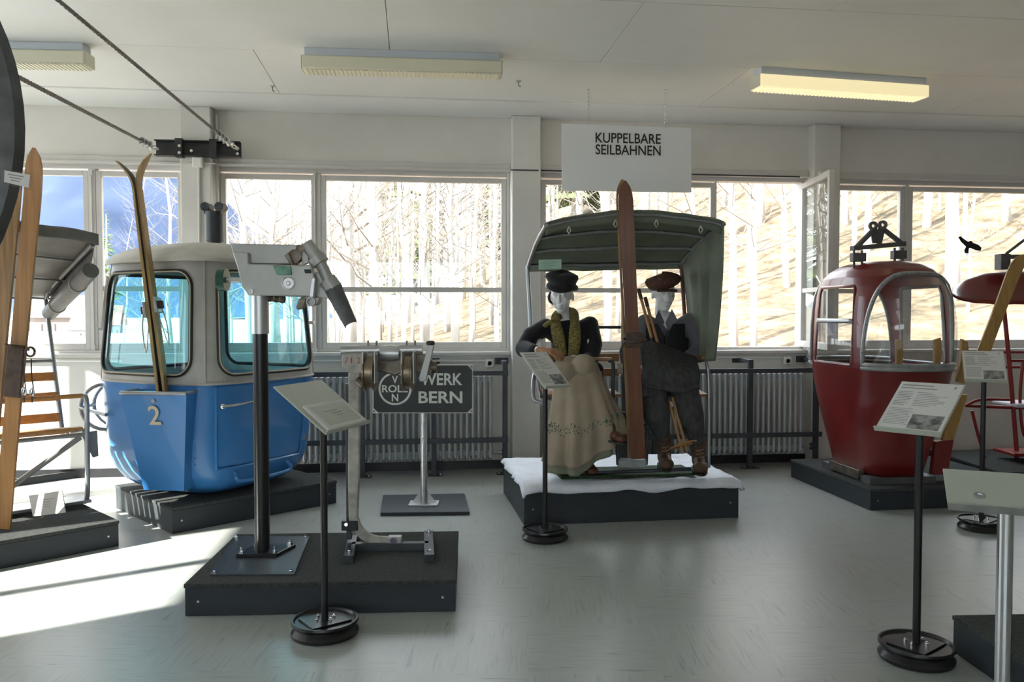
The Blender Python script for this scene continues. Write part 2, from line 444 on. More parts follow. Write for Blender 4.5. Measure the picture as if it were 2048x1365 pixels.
# side windows
for i, (a, b_) in enumerate(LW):
    fb = MB().bx(XL - .12, XL - .05, a, a + .06, 1.02, 2.62).bx(XL - .12, XL - .05, b_ - .06, b_, 1.02, 2.62)
    fb.bx(XL - .12, XL - .05, a + .06, b_ - .06, 1.02, 1.09).bx(XL - .12, XL - .05, a + .06, b_ - .06, 2.55, 2.62)
    fb.bx(XL - .12, XL - .05, (a + b_) / 2 - .03, (a + b_) / 2 + .03, 1.09, 2.55)
    w = struct('window_%d' % (5 + i), fb, framem, label='tall side window on the sunny side')
    struct('pane', MB().bx(XL - .088, XL - .084, a + .06, b_ - .06, 1.09, 2.55), pane, w)
for i, (a, b_) in enumerate(FILL_WIN):  # frames and panes of the added fill-light windows
    fb = MB().bx(a, a + .06, YF - .12, YF - .05, 1.0, 2.66).bx(b_ - .06, b_, YF - .12, YF - .05, 1.0, 2.66)
    fb.bx(a + .06, b_ - .06, YF - .12, YF - .05, 1.0, 1.07).bx(a + .06, b_ - .06, YF - .12, YF - .05, 2.59, 2.66)
    w = struct('window_%d' % (8 + i), fb, framem, label='added unseen window for fill light, opposite the window wall')
    struct('pane', MB().bx(a + .06, b_ - .06, YF - .088, YF - .084, 1.07, 2.59), pane, w)

# conduits, junction boxes, switch, sockets on the window wall
def conduit(name, pts, r, label, m=whitep):
    p0 = Vector(pts[0]); o = MB().tube(pts, r, 8).build(name, m, loc=p0); return tag(o, label, 'conduit')
def wp(px, py, Y=YW - .01): return PY(px, py, Y)
def jbox(px, py, label, name='junction_box', Y=YW - .135, s=.085):
    c = PY(px, py, Y - .025); t = thing(name, label, 'junction box', c)
    MB().box(c, (s, .05, s)).build('body', whitep, t, bevel=.006)
    MB().box(c + Vector((0, -.027, 0)), (s * .8, .006, s * .8)).build('cover', whitep, t, bevel=.003)
    return t
jbox(396, 325, 'white junction box on the pillar under the black beam')
jbox(1647, 353, 'white junction box high on the right pillar')
conduit('cable_conduit', [PY(398, 333, YW - .145), PY(399, 500, YW - .145), PY(400, 690, YW - .145)], .012, 'grey conduit running down the pillar behind the blue cabin', framem)
conduit('cable_conduit', [PY(1646, 362, YW - .145), PY(1645, 506, YW - .145)], .010, 'grey conduit between junction box and switch on right pillar', framem)
sw = thing('light_switch', 'small white switch on the right pillar below a conduit', 'switch', PY(1645, 515, YW - .15))
MB().box(PY(1645, 515, YW - .15), (.05, .035, .06)).build('body', whitep, sw, bevel=.006)
MB().box(PY(1645, 515, YW - .172), (.02, .012, .03)).build('rocker', whitep, sw, bevel=.003)
for a, b_, lab in (((375, 326), (430, 327), 'thin cable clipped across the left pillar'), ((1022, 340), (1077, 341), 'dark cable clipped across the centre pillar')):
    c = conduit('wall_cable', [PY(*a, YW - .138), PY(*b_, YW - .138)], .006, lab, framem if a[0] < 500 else railm)
conduit('wall_cable', [PY(1078, 341, YW - .05), PY(1380, 349, YW - .05), PY(1600, 354, YW - .05)], .007, 'dark cable along the top of the open window', railm)
conduit('wall_cable', [PY(1600, 354, YW - .06), PY(1640, 356, YW - .14)], .005, 'short white cable leading to the right junction box')
conduit('wall_conduit', [PY(620, 722, YW - .02), PY(972, 722, YW - .02)], .010, 'white conduit under the centre window board')
conduit('wall_conduit', [PY(1430, 715, YW - .02), PY(1565, 716, YW - .02)], .010, 'white conduit under the open window board')
conduit('wall_pipe', [PY(30, 722, YW - .03), PY(245, 722, YW - .03)], .012, 'thin white pipe along the sunlit wall')
for px, py, lab in ((979, 727, 'white wall socket at the end of the centre radiator'), (1574, 722, 'white wall socket below the open casement')):
    c = PY(px, py, YW - .025); t = thing('wall_socket', lab, 'socket', c)
    MB().box(c, (.075, .04, .075)).build('body', whitep, t, bevel=.008)
    MB().lathe([(.026, 0), (.026, .006), (.02, .006), (.02, -.004)], 20, c + Vector((0, -.02, 0)), (0, -1, 0)).build('socket_ring', whitep, t)
    for dx in (-.009, .009): MB().cyl(c + Vector((dx, -.017, 0)), c + Vector((dx, -.022, 0)), .003, 8).build('contact_hole', blackm, t)
# slim tubes at the pillar edges
for px, y0, y1, lab in ((1024, 240, 640, 'white pipe running down beside the centre pillar'), (433, 230, 640, 'grey pipe running down beside the left pillar')):
    conduit('wall_pipe', [PY(px, y0, YW - .03), Vector((PY(px, y0, YW - .03).x, YW - .03, 1.1))], .012, lab, framem)
    
# ceiling lamps
difm = mat('ribbed_diffuser', (0.80, 0.77, 0.60), 0.35, spec=0.4)
lit = emis('lit_diffuser', (1.0, 0.84, 0.48), .55, (0.85, 0.78, 0.55))
housing = mat('lamp_housing', (0.62, 0.66, 0.72), 0.4)
def lamp(pl, pr, label, dm):
    a, b_ = PZ(*pl, CEIL), PZ(*pr, CEIL)
    t = (b_ - a).normalized(); s = Vector((-t.y, t.x, 0)); Lg = (b_ - a).length
    c = (a + b_) / 2 + s * .08
    o = thing('ceiling_lamp', label, 'lamp', c, 'ceiling lamps')
    MB().box(c - UP * .026, (Lg, .12, .052), (t, s, UP)).build('housing', housing, o, bevel=.004)
    d = MB().box(c - UP * .098, (Lg + .03, .15, .09), (t, s, UP)).build('diffuser', dm, o, bevel=.01)
    rb = MB(); n = 46
    for i in range(n): rb.box(c - UP * .1445 + t * ((i + .5) / n - .5) * Lg, (Lg / n * .5, .14, .006), (t, s, UP))
    rb.build('prism_ribs', dm, d, smooth=False)
    for e in (-1, 1): MB().box(c - UP * .098 + t * e * (Lg / 2 + .017), (.006, .145, .085), (t, s, UP)).build('end_cap', difm, d, bevel=.003)
lamp((607, 92), (1000, 104), 'unlit ribbed ceiling lamp in the middle', difm)
lamp((1526, 131), (1857, 155), 'glowing yellow ceiling lamp on the right', lit)
lamp((-225, 74), (163, 83), 'unlit ribbed ceiling lamp at left, partly cut off', difm)
for px, py, lab in ((545, 172, 'small ceiling hook left of the middle lamp'), (1037, 162, 'small ceiling hook right of the middle lamp')):
    p = PZ(px, py, CEIL); t = thing('ceiling_hook', lab, 'hook', p)
    MB().cyl(p, p - UP * .006, .02, 12).build('plate', galv, t)
    MB().tube([p - UP * .005, p - UP * .03, p - UP * .042 + RIGHT * .008, p - UP * .04 + RIGHT * .018], .003, 6).build('hook', railm, t)

# radiators: one rib is one part
radm = mat('radiator_enamel', (0.46, 0.49, 0.50), 0.35, var=0.05, scale=4)
def radiator(x0, x1, label, pitch=.0515):
    y = YW - .16; z0, z1 = .12, .86
    t = thing('radiator', label, 'radiator', Vector(((x0 + x1) / 2, y, z0)))
    n = int((x1 - x0) / pitch); first = None
    for i in range(n):
        x = x0 + (i + .5) * pitch
        if first is None:
            b = MB()
            for yy in (-.055, .055): b.tube([(x, y + yy, z0 + .02), (x, y + yy, z1 - .02)], .0135, 8)
            b.tube([(x, y - .055, z1 - .02), (x, y - .03, z1), (x, y + .03, z1), (x, y + .055, z1 - .02)], .0135, 8)
            b.tube([(x, y - .055, z0 + .02), (x, y - .03, z0), (x, y + .03, z0), (x, y + .055, z0 + .02)], .0135, 8)
            for z in (z0 + .05, z1 - .04): b.bx(x - pitch / 2, x + pitch / 2, y - .022, y + .022, z - .022, z + .022)
            first = b.build('rib', radm, t); fx = x
        else: share(first, (x - fx, 0, 0), t)
    MB().cyl((x1, y, z0 + .05), (x1 + .09, y, z0 + .05), .014, 10).build('valve_pipe', galv, t)
    MB().lathe([(.018, 0), (.024, .01), (.024, .05), (.016, .06)], 14, (x1 + .09, y, z0 + .02)).build('valve', blackm, t)
    for xx in (x0 + .15, x1 - .15):
        MB().bx(xx - .012, xx + .012, y - .02, YW - .002, z0 - .01, z0 + .02).build('bracket', radm, t, smooth=False)
radiator(wx(560, 830), wx(985, 830), 'grey ribbed radiator under the centre window')
radiator(wx(1100, 830), wx(1590, 830), 'grey ribbed radiator under the open window behind the figures')

# slate railings standing in front of the radiators
def railing(pxs, py_floor, label, x_ends):
    y = PZ(pxs[0], py_floor[0], 0).y
    xs = [PZ(p, q, 0).x for p, q in zip(pxs, py_floor)]; y = sum(PZ(p, q, 0).y for p, q in zip(pxs, py_floor)) / len(xs)
    y = min(y, YW - .28)
    t = thing('guard_railing', label, 'railing', Vector((xs[0], y, 0)))
    for x in xs:
        p = MB().bx(x - .021, x + .021, y - .021, y + .021, .006, .985).build('post', railm, t, smooth=False, bevel=.003)
        MB().bx(x - .075, x + .075, y - .045, y + .045, 0, .008).build('foot_plate', railm, p, smooth=False)
        for s in (-.055, .055): MB().cyl((x + s, y - .02, .008), (x + s, y - .02, .02), .008, 6).build('bolt', galv, p)
        MB().bx(x - .021, x + .021, y + .021, YW - .01, .955, .985).build('wall_arm', railm, p, smooth=False)
        MB().bx(x - .06, x + .06, YW - .012, YW - .001, .94, 1.0).build('wall_plate', railm, p, smooth=False)
    xa, xb = x_ends
    for z in (.885, .305):
        MB().bx(xa, xb, y - .05, y - .022, z - .021, z + .021).build('rail', railm, t, smooth=False, bevel=.003)
railing((728, 867, 1007), (946, 945, 943), 'slate guard railing in front of the centre radiator', (wx(520, 745, 7.1), PZ(1012, 943, 0).x))
railing((1120, 1300, 1483, 1606), (941, 936, 930, 925), 'slate guard railing in front of the radiator behind the figures', (PZ(1085, 942, 0).x, PZ(1612, 924, 0).x))
# low black bar on the floor by the sunlit wall
a, b_ = PZ(-60, 978, .03), PZ(254, 935, .03)
fb = thing('floor_bar', 'low black steel bar on the floor along the sunlit wall', 'bar', (a + b_) / 2 - UP * .03)
MB().bar(a, b_, .03, .06).build('bar', blackm, fb, smooth=False, bevel=.003)
for k in (.25, .75): MB().cyl(a.lerp(b_, k) - (b_ - a).cross(UP).normalized() * -.016, a.lerp(b_, k) + (b_ - a).cross(UP).normalized() * .026, .012, 8).build('bolt', galv, fb)

# ================================================================== OUTSIDE
def hill(x, y):
    s = min(max(.03 + .0155 * (x + 2.3), 0.0), .44)
    s2 = 0.5 * (s + math.sqrt(s * s + .0004))
    h = -.35 + max(0, y - 8.5) * s2 + noise.noise(Vector((x * .35, y * .35, 0))) * .22 * min(1, s * 6)
    if y > 46: h -= (y - 46) * s2 * .6
    return h
def ground_material():
    m = bpy.data.materials.new('leaf_litter_and_snow'); m.use_nodes = True; MATS['ground'] = m
    nt = m.node_tree; b = nt.nodes['Principled BSDF']; L = nt.links.new; N = nt.nodes.new
    tc = N('ShaderNodeTexCoord'); n = N('ShaderNodeTexNoise'); n.inputs['Scale'].default_value = 1.6; n.inputs['Detail'].default_value = 8; n.inputs['Roughness'].default_value = .7
    L(tc.outputs['Object'], n.inputs['Vector'])
    rp = N('ShaderNodeValToRGB'); e = rp.color_ramp.elements
    e[0].position = .3; e[0].color = (.035, .026, .016, 1); e[1].position = .62; e[1].color = (.24, .175, .11, 1)
    e2 = e.new(.48); e2.color = (.13, .092, .052, 1)
    L(n.outputs['Fac'], rp.inputs[0])
    sx = N('ShaderNodeSeparateXYZ'); L(tc.outputs['Object'], sx.inputs[0])
    ad = N('ShaderNodeMath'); ad.operation = 'MULTIPLY_ADD'; ad.inputs[1].default_value = 4; L(n.outputs['Fac'], ad.inputs[0]); L(sx.outputs[0], ad.inputs[2])
    mr = N('ShaderNodeMapRange'); mr.inputs[1].default_value = -6; mr.inputs[2].default_value = -3; L(ad.outputs[0], mr.inputs[0])
    mx = N('ShaderNodeMix'); mx.data_type = 'RGBA'; mx.inputs[6].default_value = (.62, .63, .64, 1)
    L(mr.outputs[0], mx.inputs[0]); L(rp.outputs[0], mx.inputs[7]); L(mx.outputs[2], b.inputs['Base Color'])
    b.inputs['Roughness'].default_value = .95
    return m
gm = ground_material()
g = MB().grid(lambda u, v: (-62 + 130 * u, 7.75 + 72 * v * v + 6 * v, hill(-62 + 130 * u, 7.75 + 72 * v * v + 6 * v)), 150, 90)
go = g.build('ground_outside', gm, None, True, angle=180); go['kind'] = 'structure'; go['label'] = 'leaf-strewn slope and snowy flat ground outside'
g2 = MB().grid(lambda u, v: (-160 + 320 * u, -120 + 127 * v, -.4), 4, 4)
g2o = g2.build('ground_front', gm, None, True); g2o['kind'] = 'structure'; g2o['label'] = 'flat snowy ground around the building'
g3 = MB().grid(lambda u, v: (-400 + 340 * u, 7.7 + 420 * v, -.36), 4, 4)
g3o = g3.build('ground_valley', gm, None, True); g3o['kind'] = 'structure'; g3o['label'] = 'flat snowy valley floor below the mountain'
# the mountain across the valley
mtm = mat('haze_blue_mountain', (0.036, 0.056, 0.112), 0.95, var=0.08, scale=.02)  # blue of distance haze put into the base colour, no haze volume
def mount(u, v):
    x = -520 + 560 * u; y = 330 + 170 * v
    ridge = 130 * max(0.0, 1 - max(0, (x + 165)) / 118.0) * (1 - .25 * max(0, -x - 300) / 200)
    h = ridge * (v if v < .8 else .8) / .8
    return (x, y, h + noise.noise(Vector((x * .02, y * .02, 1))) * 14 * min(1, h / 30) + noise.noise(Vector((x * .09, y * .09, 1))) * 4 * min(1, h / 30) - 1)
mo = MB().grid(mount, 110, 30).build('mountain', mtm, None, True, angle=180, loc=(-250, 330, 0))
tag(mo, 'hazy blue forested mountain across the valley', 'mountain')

barkm = mat('pale_bark', (0.40, 0.37, 0.34), 0.9, var=0.35, scale=3, stretch=(1, 1, .25))
twigm = mat('pale_twigs', (0.22, 0.19, 0.16), 0.9)
def make_tree(seed, h, r0, lean, nb):
    rnd = random.Random(seed)
    t = thing('bare_tree', 'bare tree', 'tree', (0, 0, 0), 'bare trees on the slope')
    pts = []; x = y = 0
    for i in range(9):
        k = i / 8; pts.append(Vector((lean * k * h * .12 + rnd.uniform(-.06, .06) * k * 2, rnd.uniform(-.06, .06) * k * 2, k * h - .15)))
    MB().tube(pts, [r0 * (1 - .86 * i / 8) for i in range(9)], 7).build('trunk', barkm, t, angle=180)
    b = MB()
    for i in range(nb):
        k = rnd.uniform(.22, .98); p = pts[int(k * 8)].lerp(pts[min(8, int(k * 8) + 1)], k * 8 - int(k * 8))
        a = rnd.uniform(0, 6.283); Lb = h * rnd.uniform(.10, .24) * (1.15 - k * .6)
        d = Vector((math.cos(a), math.sin(a), rnd.uniform(.35, 1.1))).normalized()
        q = p + d * Lb * .5 + Vector((rnd.uniform(-.1, .1), rnd.uniform(-.1, .1), 0)); e = q + (d + UP * .35).normalized() * Lb * .5
        rb = r0 * .22 * (1.1 - k)
        b.tube([p, q, e], [rb, rb * .6, rb * .15], 4, caps=False)
        for _ in range(5):
            s = p.lerp(e, rnd.uniform(.3, .95)); dd = (d + Vector((rnd.uniform(-1, 1), rnd.uniform(-1, 1), rnd.uniform(-.3, .8)))).normalized()
            m_ = s + dd * Lb * rnd.uniform(.15, .3)
            b.tube([s, m_, m_ + (dd + Vector((rnd.uniform(-.6, .6), rnd.uniform(-.6, .6), .3))).normalized() * Lb * .18], [rb * .4, rb * .28, rb * .1], 3, caps=False)
    bo = b.build('branches', twigm, t, smooth=False); bo['kind'] = 'stuff'
    return t
protos = [make_tree(1, 9.5, .13, .3, 46), make_tree(2, 8.0, .085, -.5, 40), make_tree(3, 11, .17, .1, 52), make_tree(4, 6.0, .05, .6, 30), make_tree(5, 7, .06, -.2, 44)]
used = set()
ORD = ['first', 'second', 'third', 'fourth', 'fifth', 'sixth', 'seventh', 'eighth', 'ninth', 'tenth', 'eleventh', 'twelfth', 'thirteenth', 'fourteenth', 'fifteenth', 'sixteenth', 'seventeenth', 'eighteenth']
def bay(px): return 'left window' if px < 375 else 'centre window' if px < 1020 else 'open window' if px < 1612 else 'rightmost window'
def put_tree(px, Yd, kind, sc, label, name='bare_tree', group='bare trees on the slope'):
    a, f, u = ray(px, 600); d = C(a, f, 0); k = Yd / d.y; x = d.x * k
    loc = (x, Yd, hill(x, Yd)); rz = random.uniform(0, 6.28)
    if kind not in used:
        used.add(kind); o = protos[kind]; o.location = loc; o.rotation_euler = (0, 0, rz); o.scale = (sc,) * 3
    else: o = dup(protos[kind], loc, None, rz, sc)
    o.name = name; o['label'] = label; o['group'] = group
random.seed(21)
TREES = [(752, 15, 0), (700, 19, 2), (655, 22, 1), (900, 24, 2), (850, 20, 0), (940, 18, 1), (985, 26, 0), (815, 30, 2), (545, 24, 2), (575, 30, 0), (495, 34, 1), (610, 17, 4), (720, 27, 0), (780, 22, 4), (870, 34, 2), (925, 32, 0),
         (1110, 24, 0), (1160, 30, 2), (1215, 21, 1), (1290, 26, 2), (1330, 33, 0), (1390, 24, 1), (1470, 15, 1), (1500, 22, 0), (1520, 28, 2), (1450, 32, 0), (1575, 20, 1), (1590, 27, 2),
         (1690, 25, 0), (1725, 19, 1), (1775, 29, 2), (1850, 23, 0), (1905, 17, 2), (1925, 26, 0), (1960, 31, 1), (2010, 22, 0), (2040, 28, 2), (1880, 36, 0),
         (310, 16, 3), (345, 13, 4), (335, 22, 3), (285, 26, 4), (210, 40, 4), (245, 34, 3)]
for px, Yd, k in TREES:
    rank = sorted(t[0] for t in TREES if bay(t[0]) == bay(px)).index(px)
    put_tree(px, Yd, k, random.uniform(.85, 1.15) * (0.8 if px < 375 else 1), 'bare tree outside the %s, %s large trunk from the left' % (bay(px), ORD[rank]))
for i in range(72):                       # saplings and thicket between the trunks
    px = random.uniform(450, 1000) if i < 46 else random.uniform(1090, 2040)
    put_tree(px, random.uniform(14, 42), random.choice((3, 4, 4)), random.uniform(.7, 1.5), 'thin bare sapling in the thicket outside the ' + bay(px), 'bare_sapling', 'saplings between the trees')
# conifers up the slope
conm = mat('green_needles', (0.10, 0.15, 0.04), 0.9, var=0.4, scale=2)  # green needle colour, varied at random by noise
def make_fir(seed, h):
    rnd = random.Random(seed); t = thing('fir_tree', 'fir', 'tree', (0, 0, 0), 'firs up the slope')
    MB().tube([(0, 0, -.2), (0, 0, h * .95)], [h * .018, h * .004], 6).build('trunk', barkm, t)
    b = MB()
    for i in range(150):
        k = rnd.uniform(.1, 1); a = rnd.uniform(0, 6.283); Lb = h * .2 * (1.03 - k) + .12
        p = Vector((0, 0, h * k)); d = Vector((math.cos(a), math.sin(a), -.28))
        s = Vector((-math.sin(a), math.cos(a), 0)) * Lb * .26
        e = p + d * Lb; m_ = p + d * Lb * .55
        b.add([p, m_ + s - UP * .05 * Lb, e, m_ - s - UP * .05 * Lb, m_ + UP * .06 * Lb], [(0, 1, 4), (1, 2, 4), (2, 3, 4), (3, 0, 4)])
    bo = b.build('needles', conm, t, smooth=False); bo['kind'] = 'stuff'
    return t
firs = [make_fir(1, 9), make_fir(2, 12)]
fu = set()
for px, Yd, k in ((800, 40, 1), (990, 42, 0), (1150, 42, 1), (1440, 40, 1), (1480, 44, 0), (1690, 43, 1), (1745, 40, 0), (1840, 44, 1), (215, 90, 1), (200, 70, 0), (860, 44, 0)):
    a, f, u = ray(px, 600); d = C(a, f, 0); kk = Yd / d.y; x = d.x * kk; loc = (x, Yd, hill(x, Yd))
    if k not in fu: fu.add(k); o = firs[k]; o.location = loc
    else: o = dup(firs[k], loc, None, px, 1.0)
    o['label'] = ('green fir high on the slope outside the open window' if 1080 < px < 1612 else 'green fir high on the slope outside the rightmost window' if px > 1612 else
                  'dark fir among bare trees outside the centre window' if px > 430 else 'distant fir at the foot of the blue mountain')
# houses in the valley and the chalet on the slope
def house(name, px0, px1, py_base, dist, h, roof_h, wallc, roofc, label, nwin=3, rz=0.0):
    p0 = W(px0, py_base, dist); p1 = W(px1, py_base, dist); c = (p0 + p1) / 2; w = (p1 - p0).length; d = w * .7
    t = thing(name, label, 'house', c)
    ux, uy = RIGHT, FWD
    wm = mat(name + '_wall', wallc, .8, var=.08, scale=1); rm = mat(name + '_roof', roofc, .8, var=.1, scale=1)
    MB().box(c + UP * (h / 2 - .6) + uy * d / 2, (w, d, h + 1.2), (ux, uy, UP)).build('walls', wm, t, smooth=False)
    e = w * .08
    poly = [c + UP * h - ux * (w / 2 + e) - uy * e, c + UP * h + ux * (w / 2 + e) - uy * e, c + UP * (h + roof_h) + ux * (w / 2 + e) * .98 + uy * d / 2, c + UP * (h + roof_h) - ux * (w / 2 + e) * .98 + uy * d / 2]
    rb = MB().prism(poly, UP * .25); poly2 = [c + UP * h - ux * (w / 2 + e) + uy * (d + e), c + UP * h + ux * (w / 2 + e) + uy * (d + e), poly[2], poly[3]]
    rb.prism(poly2, UP * .25); rb.build('roof', rm, t, smooth=False)
    wn = mat('far_window', (.12, .13, .16), .3)
    for i in range(nwin):
        q = c + ux * w * ((i + .5) / nwin - .5) + UP * h * .55 - uy * .03
        f = MB().box(q, (w / nwin * .36, .06, h * .34), (ux, uy, UP)).build('window', wn, t, smooth=False)
    return t
house('chalet', 868, 922, 548, 34, 1.0, .9, (.55, .5, .45), (.62, .62, .63), 'white roofed chalet among trees on the slope', 2)
house('farmhouse', 40, 172, 682, 60, 1.7, 1.4, (.16, .12, .10), (.20, .19, .19), 'large farmhouse with a grey roof in the valley', 5)
house('barn', 140, 172, 684, 50, .7, .6, (.16, .15, .14), (.3, .3, .3), 'small grey shed in front of the farmhouse', 1)
house('red_roof_house', 204, 240, 684, 55, 1.1, 1.1, (.12, .10, .10), (.32, .10, .07), 'small house with a red roof in the valley', 2)

# ================================================================== EXHIBITS
class Fr:
    """a local frame standing in the room"""
    def __init__(s, o, ux, uy=None):
        s.o = Vector(o); s.x = Vector(ux).normalized(); s.y = Vector(uy) if uy is not None else Vector((-s.x.y, s.x.x, 0)); s.y.normalize()
        s.ax = (s.x, s.y, UP)
    def P(s, x, y, z): return s.o + s.x * x + s.y * y + UP * z
    def box(s, b, x0, x1, y0, y1, z0, z1):
        return b.box(s.P((x0 + x1) / 2, (y0 + y1) / 2, (z0 + z1) / 2), (x1 - x0, y1 - y0, z1 - z0), s.ax)
carpet = mat('grey_carpet_top', (0.055, 0.06, 0.058), 0.95, spec=.2, var=0.25, scale=60, bump=0.4, bscale=250)
slate = mat('slate_board', (0.030, 0.037, 0.044), 0.5, spec=.35, var=0.12, scale=3, stretch=(1, 1, 4))
def platform(pl, pr, depth_, h, label, name='display_platform', screws=True, swap=False):
    """box from its two near floor corners (pixels); grows away from the camera"""
    a, b_ = [p if isinstance(p, Vector) else PZ(*p) for p in (pl, pr)]; fr = Fr(a, b_ - a); w = (b_ - a).length
    t = thing(name, label, 'platform', fr.P(w / 2, depth_ / 2, 0), 'display platforms')
    fr.box(MB(), 0, w, 0, depth_, 0, h - .02).build('body', slate, t, smooth=False, bevel=.004)
    fr.box(MB(), -.004, w + .004, -.004, depth_ + .004, h - .02, h).build('carpet_top', carpet, t, smooth=False, bevel=.004)
    if screws:
        for x in (.06, w - .06):
            for y_, d in ((0, -1), (depth_, 1)):
                MB().cyl(fr.P(x, y_, h * .45), fr.P(x, y_ + d * .002, h * .45), .006, 8).build('screw', galv, t)
    return t, fr, w
# ---------------------------------------------------------------- blue cabin
plat_blue, fb_, wb_ = platform((345, 1069), (673, 1007), .98, .168, 'low dark platform under the blue cabin')
bluem = mat('blue_enamel', (0.04, 0.19, 0.48), 0.32, coat=0.3, var=0.10, scale=2.5, bump=0.02, bscale=12)
greym = mat('grey_cabin_paint', (0.40, 0.39, 0.36), 0.45, var=0.10, scale=6)
roofm = mat('weathered_roof_paint', (0.58, 0.56, 0.51), 0.6, var=0.14, scale=4, stretch=(1, 1, 3))
rubber = mat('black_rubber', (0.012, 0.012, 0.013), 0.5)
creamm = mat('cream_bead', (0.55, 0.47, 0.33), 0.5)
bluegl = glass('blue_tinted_acrylic', (0.58, 0.90, 0.96), 0.09)
tubem = mat('grey_steel_tube', (0.36, 0.37, 0.38), 0.35, metal=0.7, var=0.1, scale=10)
class Cabin:
    """closed wall surface: plan = rounded square, u in 0..4 (one unit per side), z = height"""
    def __init__(s, o, ang, ax, ay, n, prof):
        s.o = Vector(o); s.c, s.s = math.cos(ang), math.sin(ang); s.prof = prof
        pts = []
        N = 1440
        for i in range(N):
            t = 2 * math.pi * i / N - math.pi / 4
            ct, st = math.cos(t), math.sin(t)
            r = (abs(ct / ax) ** n + abs(st / ay) ** n) ** (-1 / n)
            pts.append((ct * r, st * r))
        s.tab = []
        for k in range(4):
            seg = [pts[(k * N // 4 + i) % N] for i in range(N // 4 + 1)]
            L = [0]
            for a, b in zip(seg[:-1], seg[1:]): L.append(L[-1] + math.hypot(b[0] - a[0], b[1] - a[1]))
            s.tab.append((seg, [l / L[-1] for l in L]))
    def plan(s, u):
        u %= 4; k = int(u) % 4; f = u - int(u); seg, L = s.tab[k]
        lo = min(len(L) - 2, max(0, int(f * (len(L) - 1))))
        while lo > 0 and L[lo] > f: lo -= 1
        while lo < len(L) - 2 and L[lo + 1] < f: lo += 1
        t = (f - L[lo]) / max(1e-9, L[lo + 1] - L[lo])
        return (seg[lo][0] + (seg[lo + 1][0] - seg[lo][0]) * t, seg[lo][1] + (seg[lo + 1][1] - seg[lo][1]) * t)
    def sc(s, z):
        p = s.prof
        if z <= p[0][0]: return p[0][1]
        for (z0, a), (z1, b) in zip(p[:-1], p[1:]):
            if z <= z1: return a + (b - a) * (z - z0) / (z1 - z0)
        return p[-1][1]
    def S(s, u, z, off=0.0, k=None):
        x, y = s.plan(u); m = math.hypot(x, y); q = (s.sc(z) if k is None else k)
        x, y = x * q + x / m * off, y * q + y / m * off
        return s.o + Vector((x * s.c - y * s.s, x * s.s + y * s.c, z))
    def ring(s, z, n=96, off=0.0, k=None): return [s.S(4 * i / n, z, off, k) for i in range(n)]
    def patch(s, b, u0, u1, z0, z1, off=0.0, nu=24, nv=10):
        return b.grid(lambda a, c: s.S(u0 + (u1 - u0) * a, z0 + (z1 - z0) * c, off), nu, nv)
    def loop(s, u0, u1, z0, z1, r, off=0.0, n=8, ru=None):
        """rounded rectangle path on the surface; r = corner radius in z, ru in u"""
        ru = ru or r; out = []
        for cu, cz, a0 in ((u1 - ru, z1 - r, 0), (u0 + ru, z1 - r, 90), (u0 + ru, z0 + r, 180), (u1 - ru, z0 + r, 270)):
            for i in range(n + 1):
                a = R(a0 + 90 * i / n); out.append((cu + ru * math.cos(a), cz + r * math.sin(a)))
        path = []
        for (a, b) in zip(out, out[1:] + out[:1]):
            m = max(1, int(abs(b[0] - a[0]) * 14))
            for i in range(m): path.append((a[0] + (b[0] - a[0]) * i / m, a[1] + (b[1] - a[1]) * i / m))
        return [s.S(u, z, off) for u, z in path]
def in_rr(u, z, u0, u1, z0, z1, ru, r):
    if not (u0 < u < u1 and z0 < z < z1): return False
    du = max(0, (u0 + ru) - u, u - (u1 - ru)) / ru; dz = max(0, (z0 + r) - z, z - (z1 - r)) / r
    return du * du + dz * dz < 1
def rr_glass(cb, b, u0, u1, z0, z1, ru, r, off, nu=40, nv=26):
    """rounded pane: rows clipped to the rounded outline"""
    def fn(a, c):
        z = z0 + (z1 - z0) * c
        dz = max(0, (z0 + r) - z, z - (z1 - r)) / r
        ins = ru * (1 - math.sqrt(max(0, 1 - dz * dz)))
        return cb.S(u0 + ins + (u1 - u0 - 2 * ins) * a, z, off)
    return b.grid(fn, nu, nv)
_gc = W(424, 900, 5.95); _gc.z = 0
_camdir = math.atan2(-_gc.y, -_gc.x)
# corner between the two visible sides points almost at the camera; sides: u 0..1 door side ... arranged counter-clockwise
G_ANG = _camdir - R(3) + R(45)          # direction of the door side's normal
gz = .172
gprof = [(gz, .50), (gz + .012, .60), (gz + .04, .72), (gz + .09, .82), (gz + .16, .895), (gz + .25, .94), (gz + .40, .965), (.80, .985), (.95, 1.0), (1.05, .995), (1.35, .955), (1.70, .90), (1.76, .885)]
gb = Cabin(_gc, G_ANG, .595, .595, 4.2, gprof)
# u = 0..1 is the side whose normal is +x of the plan = door side; u = 3..4 is the side clockwise of it = ski-rack side
DOOR, RACK = 0, 3
cab = thing('gondola_cabin', 'blue and grey gondola cabin with tinted windows, number 2 on its ski box', 'gondola', Vector((_gc.x, _gc.y, gz)))
body = MB().rings([gb.ring(z) for z in [gz, gz + .012, gz + .025, gz + .04, gz + .065, gz + .09, gz + .125, gz + .16, gz + .2, gz + .25, gz + .32, gz + .40, .7, .8, .88, .945]], caps=False)
body.f.append(tuple(range(95, -1, -1)))
body.build('lower_body', bluem, cab, angle=60)
MB().rings([gb.ring(.62, off=-.03), gb.ring(.62, off=-.03, k=.02)], caps=False).build('inner_floor', greym, cab)
WINS = [(k + .085, k + .915, 1.0, 1.675, .10, .11) for k in range(4)]
def keepg(a, c):
    u = 4 * a; z = .945 + (1.745 - .945) * c
    return not any(in_rr(u, z, *w[:4], w[4], w[5]) for w in WINS)
MB().grid(lambda a, c: gb.S(4 * a, .945 + .8 * c), 320, 64, keepg).build('window_band', greym, cab, angle=60)
